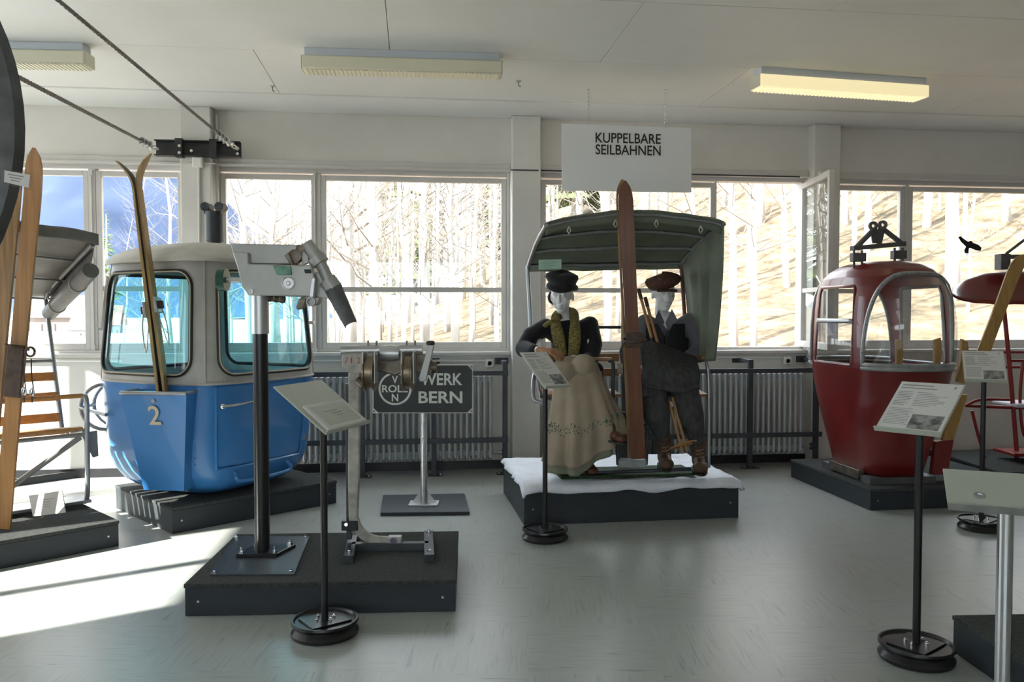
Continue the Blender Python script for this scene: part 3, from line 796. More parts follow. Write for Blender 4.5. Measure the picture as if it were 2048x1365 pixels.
MB().tube(gb.ring(.945, 96, .004), .009, 6, closed=True).build('belt_trim', greym, cab)
for k, w in enumerate(WINS):
    fr_ = MB().tube(gb.loop(*w[:4], w[5], .006, ru=w[4]), .014, 6, closed=True).build('window_gasket', rubber, cab)
    MB().tube(gb.loop(w[0] + .003, w[1] - .003, w[2] + .003, w[3] - .003, w[5], .016, ru=w[4]), .0055, 5, closed=True).build('cream_bead', creamm, fr_)
    rr_glass(gb, MB(), *w[:4], w[4], w[5], .002).build('pane', bluegl, cab, angle=180)
# roof: shallow dome with an eave
rf = []
for z, k in ((1.738, .90), (1.738, .955), (1.75, .962), (1.765, .945), (1.80, .88), (1.835, .78), (1.865, .62), (1.885, .42), (1.895, .2), (1.897, .02)): rf.append(gb.ring(z, 96, k=k))
MB().rings(rf, caps=False).build('roof', roofm, cab, angle=60)
# corner posts (seams) and door
for k in (0, 1, 2, 3):
    MB().tube([gb.S(k + .002, .95 + .79 * i / 12, .003) for i in range(13)], .008, 6).build('corner_seam', greym, cab)
dz0, dz1 = .38, .925
dr = gb.patch(MB(), DOOR + .07, DOOR + .80, dz0 + .02, dz1, .007, 24, 12).build('door', bluem, cab, angle=60)
for path in ([(DOOR + .06, dz1), (DOOR + .06, dz0)], [(DOOR + .06, dz0), (DOOR + .81, dz0)], [(DOOR + .81, dz0), (DOOR + .81, dz1)]):
    (a, z0), (b_, z1) = path
    MB().tube([gb.S(a + (b_ - a) * i / 16, z0 + (z1 - z0) * i / 16, .010) for i in range(17)], .011, 6).build('door_frame', bluem, dr)
hp = gb.S(DOOR + .10, .80, .02); hq = gb.S(DOOR + .30, .815, .045); hn = (gb.S(DOOR + .1, .80, .05) - hp)
h_o = MB().ball(hp + hn * .5, .022, 12).tube([hp + hn, hp + hn * 1.6 + (hq - hp) * .3, hq + hn * .6], [.012, .011, .006], 8).build('door_handle', chrome, dr)
for z in (.50, .86):
    MB().box(gb.S(DOOR + .83, z, .014), (.05, .012, .045), ((gb.S(DOOR + .85, z) - gb.S(DOOR + .82, z)).normalized(), hn.normalized(), UP)).build('hinge', tubem, dr, smooth=False)
st = [gb.S(DOOR + .20, .345, .0), gb.S(DOOR + .20, .31, .05), gb.S(DOOR + .24, .285, .075), gb.S(DOOR + .45, .28, .085), gb.S(DOOR + .66, .285, .075), gb.S(DOOR + .70, .31, .05), gb.S(DOOR + .70, .345, 0)]
MB().tube(spline(st, 4), .012, 8).build('step_rail', bluem, cab)
# riveted panel strips
rv = MB()
for uu in (RACK + .93, DOOR + .045):
    for i in range(12): rv.ball(gb.S(uu, .42 + i * .042, .003), .0045, 6)
rv = rv.build('rivets', bluem, cab); rv['kind'] = 'stuff'
# ski box on the rack side
def rack():
    n = (gb.S(RACK + .72, .8, .1) - gb.S(RACK + .72, .8)).normalized(); n.z = 0; n.normalize(); sx = Vector((-n.y, n.x, 0))
    base = gb.S(RACK + .74, .8); base.z = 0
    base = base - n * .02
    def Q(x, y, z): return base + sx * x + n * y + UP * z
    zt, zb_ = .90, .262
    wt, wb2 = .215, .13; dt, db = .19, .06
    b = MB(); th = .006
    def quad(p): 
        nn = (p[1] - p[0]).cross(p[3] - p[0]).normalized(); b.prism(p, nn * th)
    quad([Q(-wt, dt, zt), Q(wt, dt, zt), Q(wb2, db + .02, zb_), Q(-wb2, db + .02, zb_)])
    quad([Q(wt, -.09, zt), Q(wt, dt, zt), Q(wb2, db + .02, zb_), Q(wb2, -.16, zb_)])
    quad([Q(-wt, dt, zt), Q(-wt, -.09, zt), Q(-wb2, -.16, zb_), Q(-wb2, db + .02, zb_)])
    quad([Q(-wb2, db + .02, zb_), Q(wb2, db + .02, zb_), Q(wb2, -.1, zb_), Q(-wb2, -.1, zb_)])
    bo = b.build('ski_box', bluem, cab, smooth=False)
    rim = [Q(-wt, -.0, zt), Q(-wt, dt, zt), Q(wt, dt, zt), Q(wt, .0, zt)]
    MB().tube(rim, .013, 8).build('rim', tubem, bo)
    pn = (Q(-wb2, db + .02, zb_) - Q(-wt, dt, zt)).cross(sx).normalized()
    dn = (Q(0, db + .02, zb_) - Q(0, dt, zt)).normalized()
    rd = sx if (sx.dot(RIGHT) > 0) else -sx
    text('number', '2', creamm, bo, Q(0, dt, zt) + dn * .205 + (n * .009), rd, -dn, None, .125, 'CENTER', .012, .004)
    MB().cyl(Q(0, dt, zt) + dn * .05 - n * .002, Q(0, dt, zt) + dn * .05 + n * .01, .012, 10).build('bolt', tubem, bo)
    return Q
RQ = rack()
# bumper loops and towing bar at the outer end of the ski-box side
nL = (gb.S(RACK - .05, .8, .1) - gb.S(RACK - .05, .8)).normalized()
for uu, rad_ in ((RACK - .02, .16), (RACK - .16, .16)):
    c = gb.S(uu, .745, 0); n_ = (gb.S(uu, .745, .1) - c).normalized()
    MB().tube([c + n_ * -.01 + UP * .19] + arc(c + n_ * -.0, .16, 90, -90, 12, n_, UP) + [c - n_ * .01 - UP * .18], .014, 8).build('bumper_loop', tubem, cab)
c0 = gb.S(RACK - .16, .745, .16); c1 = gb.S(RACK - .02, .745, .165); c2 = gb.S(RACK + .22, .715, .05)
MB().tube([c0, c1, c2], .013, 8).build('bumper_bar', tubem, cab)
MB().tube([c1, gb.S(RACK + .1, .70, .01)], .012, 8).build('bumper_stay', tubem, cab)
# sliding window rail at the edge and side lamp
MB().tube([gb.S(RACK - .06, 1.30 + .036 * i, .035) for i in range(11)], .016, 6).build('window_rail', greym, cab)
MB().box(gb.S(RACK - .07, 1.29, .045), (.05, .03, .02)).build('rail_stop', galv, cab, smooth=False)
MB().box(gb.S(DOOR + 1.05, 1.33, .03), (.05, .05, .025)).build('window_catch', galv, cab, smooth=False)
# suspension stub on the roof
sp = W(429, 480, 5.95); sp.z = 1.885
sus = MB().cyl(sp, sp + UP * .03, .045, 16).cyl(sp + UP * .03, sp + UP * .245, .062, 24).build('suspension_post', railm, cab)
for s_ in (-1, 1):
    MB().cyl(sp + RIGHT * s_ * .05 + UP * .275 - FWD * .05, sp + RIGHT * s_ * .05 + UP * .275 + FWD * .05, .032, 18).box(sp + RIGHT * s_ * .045 + UP * .25, (.03, .07, .05), (RIGHT, FWD, UP)).build('fork_eye', railm, sus)

# ---------------------------------------------------------------- skis
oldwood = mat('old_ski_wood', (0.34, 0.19, 0.075), 0.45, var=0.30, scale=5, stretch=(8, 8, .6), coat=.2)
skiblack = mat('ski_base_black', (0.02, 0.02, 0.022), 0.4)
leather = mat('worn_leather', (0.075, 0.045, 0.03), 0.6, var=0.3, scale=25)
def ski_mesh(P0, P1, side, width, thick, tip=.22, curl=.10, tipw=None, point=True, tail=.0):
    """ski from tail P0 to tip P1; side = width direction; curls along the normal near the tip"""
    P0, P1 = Vector(P0), Vector(P1); t = (P1 - P0).normalized(); side = Vector(side); side = (side - t * side.dot(t)).normalized(); n = t.cross(side).normalized()
    L = (P1 - P0).length; rings = []; N = 44
    for i in range(N + 1):
        k = i / N; s = k * L; w = width * (1 - .12 * math.sin(math.pi * min(1, k / .85)))
        d = max(0, s - (L - tip)) / tip; off = n * (curl * d * d)
        if point and d > .5: w *= max(.13, math.sqrt(max(0, 1 - ((d - .5) / .47) ** 2.2)))
        th = thick * (1.0 - .55 * abs(k - .45) / .55)
        c = P0 + t * s + off
        rings.append([c + side * w / 2 - n * th / 2, c + side * w / 2 + n * th / 2, c + n * th * .62, c - side * w / 2 + n * th / 2, c - side * w / 2 - n * th / 2])
    return MB().rings(rings), (t, side, n, L)
def ski(name, P0, P1, side, width, thick, label, m=oldwood, base=None, binding=None, **k):
    b, (t, s, n, L) = ski_mesh(P0, P1, side, width, thick, **k)
    o = thing(name, label, 'ski', Vector(P0), k.get('group') or 'old wooden skis')
    b.build('blade', m, o, angle=30)
    if base is not None:
        bb, _ = ski_mesh(Vector(P0) - n * thick * .5, Vector(P1) - n * thick * .5, side, width * .96, thick * .25, **k); bb.build('running_base', base, o, angle=30)
    if binding:
        c = Vector(P0) + t * L * binding
        bo = MB().box(c + n * thick * .9, (.10, width * 1.15, thick * .8), (t, s, n)).build('toe_iron', galv, o, bevel=.003)
        MB().box(c + n * thick * 1.6 - t * .0, (.05, width * .5, thick * 1.6), (t, s, n)).build('toe_strap', leather, bo, bevel=.004)
        MB().tube(spline([c + n * thick + s * width * .5, c - t * .12 + n * thick * 2 + s * width * .55, c - t * .27 + n * thick * 2.6, c - t * .12 + n * thick * 2 - s * width * .55, c + n * thick - s * width * .5], 6), .004, 6).build('heel_cable', galv, bo)
    return o
zb5 = RQ(0, .06, .40); zk = 5.33
mm1, mm2 = RQ(-.07, .09, .40), RQ(.06, .09, .40)
def lean(base_px, top_px, Zb, Zt): return W(*base_px, Zb), W(*top_px, Zt)
d_ = depth(RQ(0, .1, .9))
a0, a1 = W(331, 880, d_), W(264, 318, d_ + .12)
ski('wooden_ski', a0, a1, FWD, .075, .022, 'yellow wooden ski with black base, left of the pair in blue cabin box', mat('pale_ski_wood', (0.42, 0.28, 0.12), 0.5, var=0.25, scale=6, stretch=(8, 8, .6)), skiblack, .46, tip=.20, curl=.105)
b0, b1 = W(345, 880, d_ + .01), W(270, 312, d_ + .14)
ski('wooden_ski', b0, b1, -FWD, .075, .022, 'yellow wooden ski, right of the pair in blue cabin box', MATS['pale_ski_wood'], None, .47, tip=.20, curl=.105)

# ---------------------------------------------------------------- centre platform with two cable grips
plat_c, fc, wc = platform((370, 1234), (911, 1224), .86, .152, 'low dark platform carrying the two cable grips')
ptop = .152
alum = mat('grey_cast_alloy', (0.46, 0.46, 0.44), 0.42, metal=0.35, var=0.10, scale=7)
dirty = mat('oily_worn_metal', (0.17, 0.14, 0.11), 0.42, metal=0.6, var=0.45, scale=14)
silver = mat('silver_tube', (0.60, 0.60, 0.61), 0.38, metal=0.75)
blackpost = mat('black_post_paint', (0.012, 0.012, 0.013), 0.30)
greenw = mat('dark_green_wheel', (0.015, 0.075, 0.055), 0.35)
greenchip = mat('chipped_green', (0.16, 0.33, 0.25), 0.5, var=0.3, scale=30)
pb = PZ(525, 1108, ptop); D1 = depth(pb)
grip = thing('cable_grip', 'grey cable grip mounted on a black post with silver collar', 'cable grip', pb)
q = [PZ(419, 1153, ptop), PZ(588, 1152, ptop), PZ(619, 1076, ptop), PZ(469, 1076, ptop)]
bp_ = MB().prism(q, UP * .008).build('base_plate', railm, grip, smooth=False)
for i in range(4):
    c = q[i].lerp(sum(q, Vector()) / 4, .09) + UP * .008
    MB().lathe([(.012, 0), (.012, .008), (.006, .008), (.006, .016)], 6, c).build('bolt', chrome, bp_)
fl = [pb + RIGHT * x + FWD * y + UP * .008 for x, y in ((-.105, -.10), (.10, -.09), (.15, .09), (-.07, .09))]
fo = MB().prism(fl, UP * .018).build('flange', blackpost, grip, smooth=False, bevel=.003)
for i in range(4):
    c = fl[i].lerp(sum(fl, Vector()) / 4, .2) + UP * .018
    MB().lathe([(.014, 0), (.014, .012), (.008, .012), (.008, .03)], 6, c).build('bolt', chrome, fo)
gz1 = HZ(pb, 668); gz2 = HZ(pb, 585)
MB().cyl(pb + UP * .02, pb + UP * (gz1 - ptop + .01), .0385, 24).build('post', blackpost, grip)
MB().cyl(pb + UP * (gz1 - ptop), pb + UP * (gz2 - ptop), .0455, 24).build('collar_tube', silver, grip)
def G(px, py, d=0.0): return W(px, py, D1 + d)
def plate(b, pts, d0, d1): return b.prism([G(x, y, d0) for x, y in pts], FWD * (d1 - d0))
plate(MB(), [(460, 487), (606, 490), (612, 498), (597, 512), (582, 529), (496, 528), (478, 522), (464, 503)], -.035, .10).build('upper_beam', alum, grip, bevel=.006)
plate(MB(), [(464, 503), (496, 505), (497, 528), (544, 529), (606, 531), (622, 529), (630, 557), (627, 594), (496, 591), (483, 573), (473, 531)], -.07, .09).build('side_plate', alum, grip, bevel=.006)
MB().bar(G(628, 556, -.075), G(624, 595, -.075), .018, .02).build('edge_bar', silver, grip, bevel=.004)
em = MB().lathe([(.034, 0), (.034, .006), (.029, .008), (.027, .004), (.012, .004), (.008, .008), (.001, .008)], 28, G(577, 567, -.07), -FWD).build('emblem', silver, grip)
MB().lathe([(.012, 0), (.012, .01), (.005, .01), (.005, .002)], 14, G(503, 583, -.07), -FWD).build('rivet', silver, grip)
plate(MB(), [(608, 539), (622, 539), (623, 547), (610, 547)], -.072, -.066).build('slot', rubber, grip, smooth=False)
plate(MB(), [(545, 531), (581, 532), (583, 550), (553, 550)], -.082, -.06).build('green_pad', greenchip, grip, bevel=.004)
plate(MB(), [(562, 531), (575, 489), (580, 489), (590, 532)], -.01, .02).build('lug', dirty, grip, bevel=.003)
for x, y, r_ in ((592, 513, .034), (602, 498, .02), (588, 524, .018)):
    MB().lathe([(r_ * .5, -.03), (r_, -.028), (r_ * .8, 0), (r_, .028), (r_ * .5, .03)], 18, G(x, y, -.01), FWD).build('roller', dirty, grip)
plate(MB(), [(568, 512), (576, 505), (588, 530), (583, 533)], -.06, -.03).build('guide_horn', dirty, grip, bevel=.003)
plate(MB(), [(604, 486), (613, 496), (618, 526), (606, 530), (598, 500)], -.02, .01).build('link_arm', alum, grip, bevel=.003)
# jaw lever: tubes, collars, gutter
MB().tube([G(612, 487), G(634, 517)], [.034, .038], 16).build('jaw_upper', alum, grip)
MB().tube([G(632, 515, -.02), G(641, 528, -.02)], .048, 18).build('collar', alum, grip)
MB().tube([G(640, 526, -.02), G(657, 560, -.02)], .030, 16).build('lever_tube', alum, grip)
MB().tube([G(654, 560, -.02), G(668, 578, -.02)], .046, 18).build('collar', alum, grip)
plate(MB(), [(628, 545), (648, 545), (672, 585), (664, 598), (640, 596), (627, 594)], -.02, .03).build('lever_web', alum, grip, bevel=.004)
def gutter():
    a, b_ = G(667, 578, -.02), G(702, 650, -.06); t = (b_ - a).normalized(); s = RIGHT - t * RIGHT.dot(t); s.normalize(); n = t.cross(s)
    rings = []
    for k in range(7):
        p = a.lerp(b_, k / 6); r_ = .046 - .012 * k / 6
        rings.append([p + s * math.cos(R(x)) * r_ + n * math.sin(R(x)) * r_ for x in range(-20, 201, 20)] + [p + s * math.cos(R(x)) * (r_ - .005) + n * math.sin(R(x)) * (r_ - .005) for x in range(200, -21, -20)])
    return MB().rings(rings)
gutter().build('cable_gutter', mat('dark_gutter', (0.10, 0.105, 0.11), 0.5, var=.2, scale=20), grip)
sb = MB()
pts = [G(536 + 34 * i / 60, 596 + 4 * i / 60, 0) + (UP * math.sin(i * 1.2) + FWD * math.cos(i * 1.2)) * .016 for i in range(61)]
sb.tube(pts, .0045, 6).build('spring', dirty, grip)
MB().lathe([(.024, -.04), (.024, .0), (.017, .0), (.017, -.03)], 20, G(621, 604, -.05), -FWD).build('roller_pin', alum, grip)
plate(MB(), [(600, 595), (640, 595), (634, 610), (618, 612), (606, 604)], -.03, .04).build('pin_bracket', alum, grip, bevel=.004)
plate(MB(), [(598, 597), (612, 598), (606, 618), (595, 620), (591, 616)], -.05, -.01).build('catch', dirty, grip, bevel=.004)
MB().tube([G(452, 560, -.02), G(482, 561, -.02)], .014, 12).build('axle', silver, grip)
MB().lathe([(.02, -.02), (.058, -.02), (.058, .02), (.02, .02)], 26, G(446, 560, -.02), RIGHT).build('green_wheel', greenw, grip)

# ---------------------------------------------------------------- second grip on its own hanger with an H foot
hb_ = PZ(705, 1104, ptop); D2 = depth(hb_)
han = thing('hanger_arm_grip', 'worn two-wheel cable grip numbered 712 on a curved hanger arm', 'cable grip', hb_)
def H(px, py, d=0.0): return W(px, py, D2 + d)
fl0, fl1 = PZ(697, 1128, ptop), PZ(708, 1078, ptop); fr0, fr1 = PZ(859, 1126, ptop), PZ(857, 1076, ptop)
for a, b_ in ((fl0, fl1), (fr0, fr1)):
    f = MB().bar(a + UP * .02, b_ + UP * .02, .05, .04).build('foot', railm, han, smooth=False, bevel=.003)
    for k in (.12, .9): MB().lathe([(.012, 0), (.012, .01), (.006, .01), (.006, .018)], 6, a.lerp(b_, k) + UP * .04).build('bolt', chrome, f)
MB().bar(fl0.lerp(fl1, .5) + UP * .02, fr0.lerp(fr1, .5) + UP * .02, .045, .04).build('cross_bar', railm, han, smooth=False, bevel=.003)
ma = fl0.lerp(fl1, .55); mtop = HZ(ma, 770)
MB().box(ma + UP * ((mtop - ptop) / 2 + .03) + RIGHT * -.012, (.026, .03, mtop - ptop - .05), (RIGHT, FWD, UP)).build('mast', railm, han, smooth=False, bevel=.002)
D2 = depth(ma) - .0
armp = [H(709, 745), H(709, 850), H(708, 960), H(707, 1030)] + arc(H(762, 1028), .145, 180, 262, 8, RIGHT, UP)[1:] + [H(775, 1083), H(792, 1083)]
armb = MB()
rings = []
for i, p in enumerate(armp):
    t = (armp[min(i + 1, len(armp) - 1)] - armp[max(i - 1, 0)]).normalized(); s = t.cross(FWD).normalized()
    hw = .024 if i > 2 else .030
    rings.append([p + s * hw - FWD * .018, p + s * hw + FWD * .018, p - s * hw + FWD * .018, p - s * hw - FWD * .018])
armb.rings(rings).build('hanger_arm', mat('scuffed_grey_paint', (0.42, 0.40, 0.36), 0.6, var=0.25, scale=18), han, bevel=.006)
e = MB().box(H(790, 1083), (.075, .055, .055), (RIGHT, FWD, UP)).build('end_block', alum, han, bevel=.006)
MB().lathe([(.02, 0), (.02, .003), (.012, .003), (.011, -.004)], 18, H(787, 1083, -.0275), -FWD).build('eye', mat('violet_grey_pin', (.22, .2, .3), .4), e)
cl = MB().box(H(701, 1050), (.085, .06, .05), (RIGHT, FWD, UP)).build('clamp', blackm, han, bevel=.003)
MB().cyl(H(692, 1050, -.03), H(692, 1050, -.04), .009, 8).build('bolt', chrome, cl)
# grip head: block, wheels, rail housing, lever
def hp_(b, pts, d0, d1): return b.prism([H(x, y, d0) for x, y in pts], FWD * (d1 - d0))
hp_(MB(), [(683, 712), (690, 708), (745, 708), (747, 728), (732, 742), (718, 748), (700, 748), (692, 738), (684, 735)], -.05, .05).build('head_block', MATS['scuffed_grey_paint'], han, bevel=.006)
for i_, dg_ in enumerate('712'): text('digit', dg_, mat('red_paint', (.45, .04, .03), .5), han, H(690 + 12 * i_, 727, -.051), RIGHT, UP, .017 if dg_ != '1' else .007, .030, 'LEFT', .0, .003)
MB().tube([H(683, 702, .02), H(745, 701, .02), H(845, 700, .02)], .028, 14).build('rail_tube', silver, han)
MB().lathe([(.038, -.05), (.045, 0), (.038, .05)], 18, H(780, 707, .0), RIGHT).build('hub_casting', silver, han)
hp_(MB(), [(742, 712), (858, 708), (866, 730), (864, 752), (840, 748), (820, 742), (790, 752), (760, 744), (744, 738)], .0, .07).build('jaw_casting', dirty, han, bevel=.006)
for x in (740, 817):
    w_ = MB().lathe([(.05, -.027), (.098, -.027), (.098, -.02), (.084, -.016), (.084, .016), (.098, .02), (.098, .027), (.05, .027)], 30, H(x, 745, -.06), RIGHT).build('running_wheel', mat('worn_bronze_wheel', (0.24, 0.19, 0.13), 0.35, metal=.7, var=.3, scale=12), han)
    for s_ in (-.03, .03): MB().box(H(x, 735, -.10) + RIGHT * s_, (.008, .09, .16), (RIGHT, FWD, UP)).build('wheel_fork', alum, w_, bevel=.002)
    u_ = MB(); c = H(x + 5, 694, .02)
    u_.box(c - UP * .008, (.05, .03, .006), (RIGHT, FWD, UP)).box(c - RIGHT * .022 + UP * .012, (.006, .03, .04), (RIGHT, FWD, UP)).box(c + RIGHT * .022 + UP * .012, (.006, .03, .04), (RIGHT, FWD, UP))
    u_.build('cable_guide', dirty, han, smooth=False)
MB().tube([H(715, 760, .0), H(728, 772, -.01)], .026, 12).build('pivot_nut', dirty, han)
lv = hp_(MB(), [(857, 688), (868, 692), (852, 762), (840, 765), (836, 758)], -.06, -.035).build('lever', alum, han, bevel=.004)
MB().lathe([(.016, 0), (.022, .006), (.022, .018), (.014, .024)], 16, H(861, 691, -.05), UP).build('lever_knob', leather, lv)
MB().lathe([(.03, -.02), (.034, 0), (.03, .02)], 16, H(866, 735, .03), RIGHT).build('end_nut', dirty, han)

# ---------------------------------------------------------------- enamel sign on a post
sb_ = [PZ(761, 1033), PZ(939, 1031), PZ(929, 994), PZ(766, 997)]
sc_ = sum(sb_, Vector()) / 4
sg = thing('maker_sign', 'black enamel sign with white capitals on a silver post', 'sign', sc_)
MB().prism(sb_, UP * .025).build('floor_board', slate, sg, smooth=False, bevel=.003)
ft = PZ(848, 1009, .025); DS = depth(ft)
MB().box(ft + UP * .006, (.21, .15, .012), (RIGHT, FWD, UP)).build('foot_plate', silver, sg, bevel=.002)
for s_ in (-1, 1):
    MB().prism([ft + RIGHT * s_ * .025 + UP * .012, ft + RIGHT * s_ * .085 + UP * .012, ft + RIGHT * s_ * .025 + UP * .10], FWD * .008).build('gusset', silver, sg, smooth=False)
ztop = HZ(ft, 740)
MB().cyl(ft + UP * .01, Vector((ft.x, ft.y, ztop)), .0245, 20).build('post', galv, sg)
MB().box(Vector((ft.x, ft.y, HZ(ft, 880))) - FWD * .026, (.02, .02, .03), (RIGHT, FWD, UP)).build('clip', silver, sg, bevel=.002)
DS -= .035
def S_(px, py, d=0.0): return W(px, py, DS + d)
def cham(x0, x1, y0, y1, c): return [(x0 + c, y0), (x1 - c, y0), (x1, y0 + c), (x1, y1 - c), (x1 - c, y1), (x0 + c, y1), (x0, y1 - c), (x0, y0 + c)]
white_en = mat('white_enamel', (.66, .66, .63), .4, var=.08, scale=20)
black_en = mat('black_enamel', (.010, .012, .013), .35, var=.5, scale=10)
pl = MB().prism([S_(x, y, .0) for x, y in ((745, 731), (946, 729), (946, 827), (745, 827))], FWD * .006).build('plate', white_en, sg, smooth=False)
MB().prism([S_(x, y, -.0035) for x, y in cham(747, 944, 731.5, 825.5, 9)], FWD * .003).build('black_field', black_en, pl, smooth=False)
for x, y in ((748, 734), (943, 734), (748, 823), (943, 823)): MB().cyl(S_(x, y, 0), S_(x, y, -.006), .007, 10).build('screw', dirty, pl)
text('lettering', 'WERK', white_en, pl, S_(841, 771, -.004), RIGHT, UP, 84 * DS / F_PX, 24 * DS / F_PX, 'LEFT', .022, .001)
text('lettering', 'BERN', white_en, pl, S_(837, 807, -.004), RIGHT, UP, 88 * DS / F_PX, 24 * DS / F_PX, 'LEFT', .022, .001)
k_ = DS / F_PX; ec = S_(790, 778, -.0042)
MB().rings([[ec + (RIGHT * math.cos(a) + UP * math.sin(a)) * r_ * k_ for r_, a in ((33, x * math.pi / 36), (29, x * math.pi / 36))] for x in range(72)], closed=True, caps=False).build('emblem_ring', white_en, pl, solid=.001)
text('emblem_letter', 'V', white_en, pl, ec + UP * 11 * k_, RIGHT, UP, 12 * k_, 15 * k_, 'CENTER', .02, .001)
text('emblem_word', 'ROLL', white_en, pl, ec - UP * 7.5 * k_, RIGHT, UP, 52 * k_, 15 * k_, 'CENTER', .02, .001)
text('emblem_letter', 'N', white_en, pl, ec - UP * 25.5 * k_, RIGHT, UP, 13 * k_, 15 * k_, 'CENTER', .02, .001)

# ---------------------------------------------------------------- information stands
platem = mat('pale_green_plate', (0.52, 0.55, 0.47), 0.35, var=.04, scale=3)
paperm = mat('printed_paper', (0.74, 0.73, 0.70), 0.6)
inkm = mat('grey_print', (0.33, 0.33, 0.33), 0.7)
photom = mat('printed_photo', (0.05, 0.05, 0.05), 0.6, col2=(.45, .45, .44), scale=28, detail=8)
def stand(label, base_px, d_cam, w, l, tilt, zc, paper='full', card=None, base=True, chrome_post=False, r=.145):
    """reading stand; d_cam = downhill direction of the desk (right, towards camera)"""
    b0 = base_px if isinstance(base_px, Vector) else PZ(*base_px)
    t = thing('info_stand', label, 'sign stand', b0, 'information stands')
    if base:
        pul = MB().lathe([(r * .85, 0), (r * .985, .004), (r, .016), (r * .88, .034), (r * .88, .040), (r, .058), (r * .985, .068), (r * .93, .068), (r * .88, .058), (.03, .056)], 40, b0).build('pulley_base', blackpost, t, angle=35)
        MB().box(b0 + UP * .061, (r * 1.25, r * 1.05, .008), (C(math.cos(R(38)), math.sin(R(38))), C(-math.sin(R(38)), math.cos(R(38))), UP)).build('clamp_plate', blackpost, pul, smooth=False)
        for x, y in ((-.035, .02), (.035, .02), (-.03, -.025), (.03, -.025)):
            MB().lathe([(.007, 0), (.007, .008), (.004, .008), (.004, .014)], 6, b0 + RIGHT * x + FWD * y + UP * .065).build('bolt', chrome, pul)
    d = C(d_cam[0], -d_cam[1]).normalized(); wv = Vector((-d.y, d.x, 0))
    dn = d * math.cos(tilt) - UP * math.sin(tilt); nn = wv.cross(dn)
    if nn.z < 0: nn = -nn
    c = Vector((b0.x, b0.y, zc))
    pr = .021 if chrome_post else .0155
    MB().cyl(b0 + UP * (.062 if base else 0), c - UP * .012, pr, 20).build('pole', chrome if chrome_post else blackpost, t)
    ds = MB().box(c, (w, l, .006), (wv, dn, nn)).build('desk_plate', platem, t, smooth=False, bevel=.001)
    MB().box(c + dn * (l / 2 - .002) + nn * .008, (w, .005, .022), (wv, dn, nn)).build('front_lip', galv if chrome_post else platem, ds, smooth=False)
    MB().box(c - nn * .012, (.09, .07, .018), (wv, dn, nn)).build('bracket', blackpost, t, smooth=False)
    rd = -wv if wv.cross(-dn).dot(nn) < 0 else wv      # reading direction
    if paper == 'full':
        pp = MB().box(c + nn * .0045, (w * .97, l * .96, .002), (wv, dn, nn)).build('printed_sheet', paperm, ds, smooth=False)
        tx = MB()
        def line(v, x0, x1, h): tx.box(c + nn * .0058 - dn * (l * (.5 - v)) + rd * (w * ((x0 + x1) / 2 - .5)), (w * (x1 - x0), h, .0006), (rd, dn, nn))
        line(.08, .06, .55, .007); line(.14, .06, .62, .006)
        rnd = random.Random(len(label))
        for i in range(9): line(.22 + i * .033, .06, .06 + rnd.uniform(.18, .3), .0035)
        for i in range(9): line(.22 + i * .033, .36, .36 + rnd.uniform(.2, .5), .0025)
        for i in range(11): line(.56 + i * .03, .06, .42 + rnd.uniform(-.04, .04), .0025)
        txo = tx.build('printed_lines', inkm, pp, smooth=False); txo['kind'] = 'stuff'
        MB().box(c + nn * .0058 - dn * (l * (.5 - .79)) + rd * (w * .2), (w * .48, l * .27, .0008), (rd, dn, nn)).build('printed_picture', photom, pp, smooth=False)
        MB().box(c + nn * .0058 - dn * (l * (.5 - .09)) + rd * (w * .38), (w * .03, l * .045, .0008), (rd, dn, nn)).build('printed_mark', inkm, pp, smooth=False)
    elif paper == 'card':
        cc = c + dn * l * .22
        cf = MB().box(cc + nn * .009, (w * .86, l * .5, .012), (wv, dn, nn)).build('card_frame', paperm, ds, smooth=False, bevel=.003)
        MB().box(cc + nn * .0158, (w * .70, l * .37, .001), (wv, dn, nn)).build('card', platem, cf, smooth=False)
        tx = MB()
        for i, (x0, x1) in enumerate(((-.22, .08), (-.1, .12), (-.04, .1))): tx.box(cc + nn * .017 + dn * l * (-.06 + i * .05) + rd * w * (x0 + x1) / 2, (w * (x1 - x0), .003, .0006), (rd, dn, nn))
        txo = tx.build('printed_lines', mat('faint_print', (.33, .33, .3), .7), cf, smooth=False); txo['kind'] = 'stuff'
    elif paper == 'blank':
        for x in (-.07, .07):
            MB().lathe([(.016, 0), (.016, .003), (.009, .004), (.007, .001)], 18, c + nn * .003 + wv * x + dn * .03, nn).build('screw', galv, ds)
    return t
def zc_for(px, py, Z): return W(px, py, Z).z
p1 = PZ(650, 1268); stand('black info stand with a framed card, in front of the grips', p1, (.95, .32), .37, .31, R(37), zc_for(640, 812, depth(p1)), 'card')
p2 = PZ(1090, 1078); stand('black info stand in front of the seated woman', p2, (.64, .77), .215, .31, R(42), zc_for(1091, 740, depth(p2)), 'full', r=.143)
p3 = PZ(1832, 1318); stand('tall black info stand in front of the red cabin', p3, (-.73, .68), .25, .32, R(34), zc_for(1851, 816, depth(p3)), 'full')
p4 = PZ(1962, 1058); stand('black info stand before the red chair, farthest on the right', p4, (-.45, 1), .24, .30, R(38), zc_for(1977, 733, depth(p4)), 'full', r=.14)
p5 = C((2012 - 1024) / F_PX * 2.35 + .01, 2.35); stand('chrome post stand with a blank pale plate at the right edge', p5, (-.42, 1), .31, .20, R(24), .885, 'blank', base=False, chrome_post=True)
MB().lathe([(.11, 0), (.11, .01), (.03, .012)], 30, p5).build('foot_disc', chrome, bpy.data.objects['info_stand.004'])
plat_r, _, _ = platform(C(1.86, 2.52), C(2.80, 2.56), .85, .152, 'dark platform at the bottom right corner')

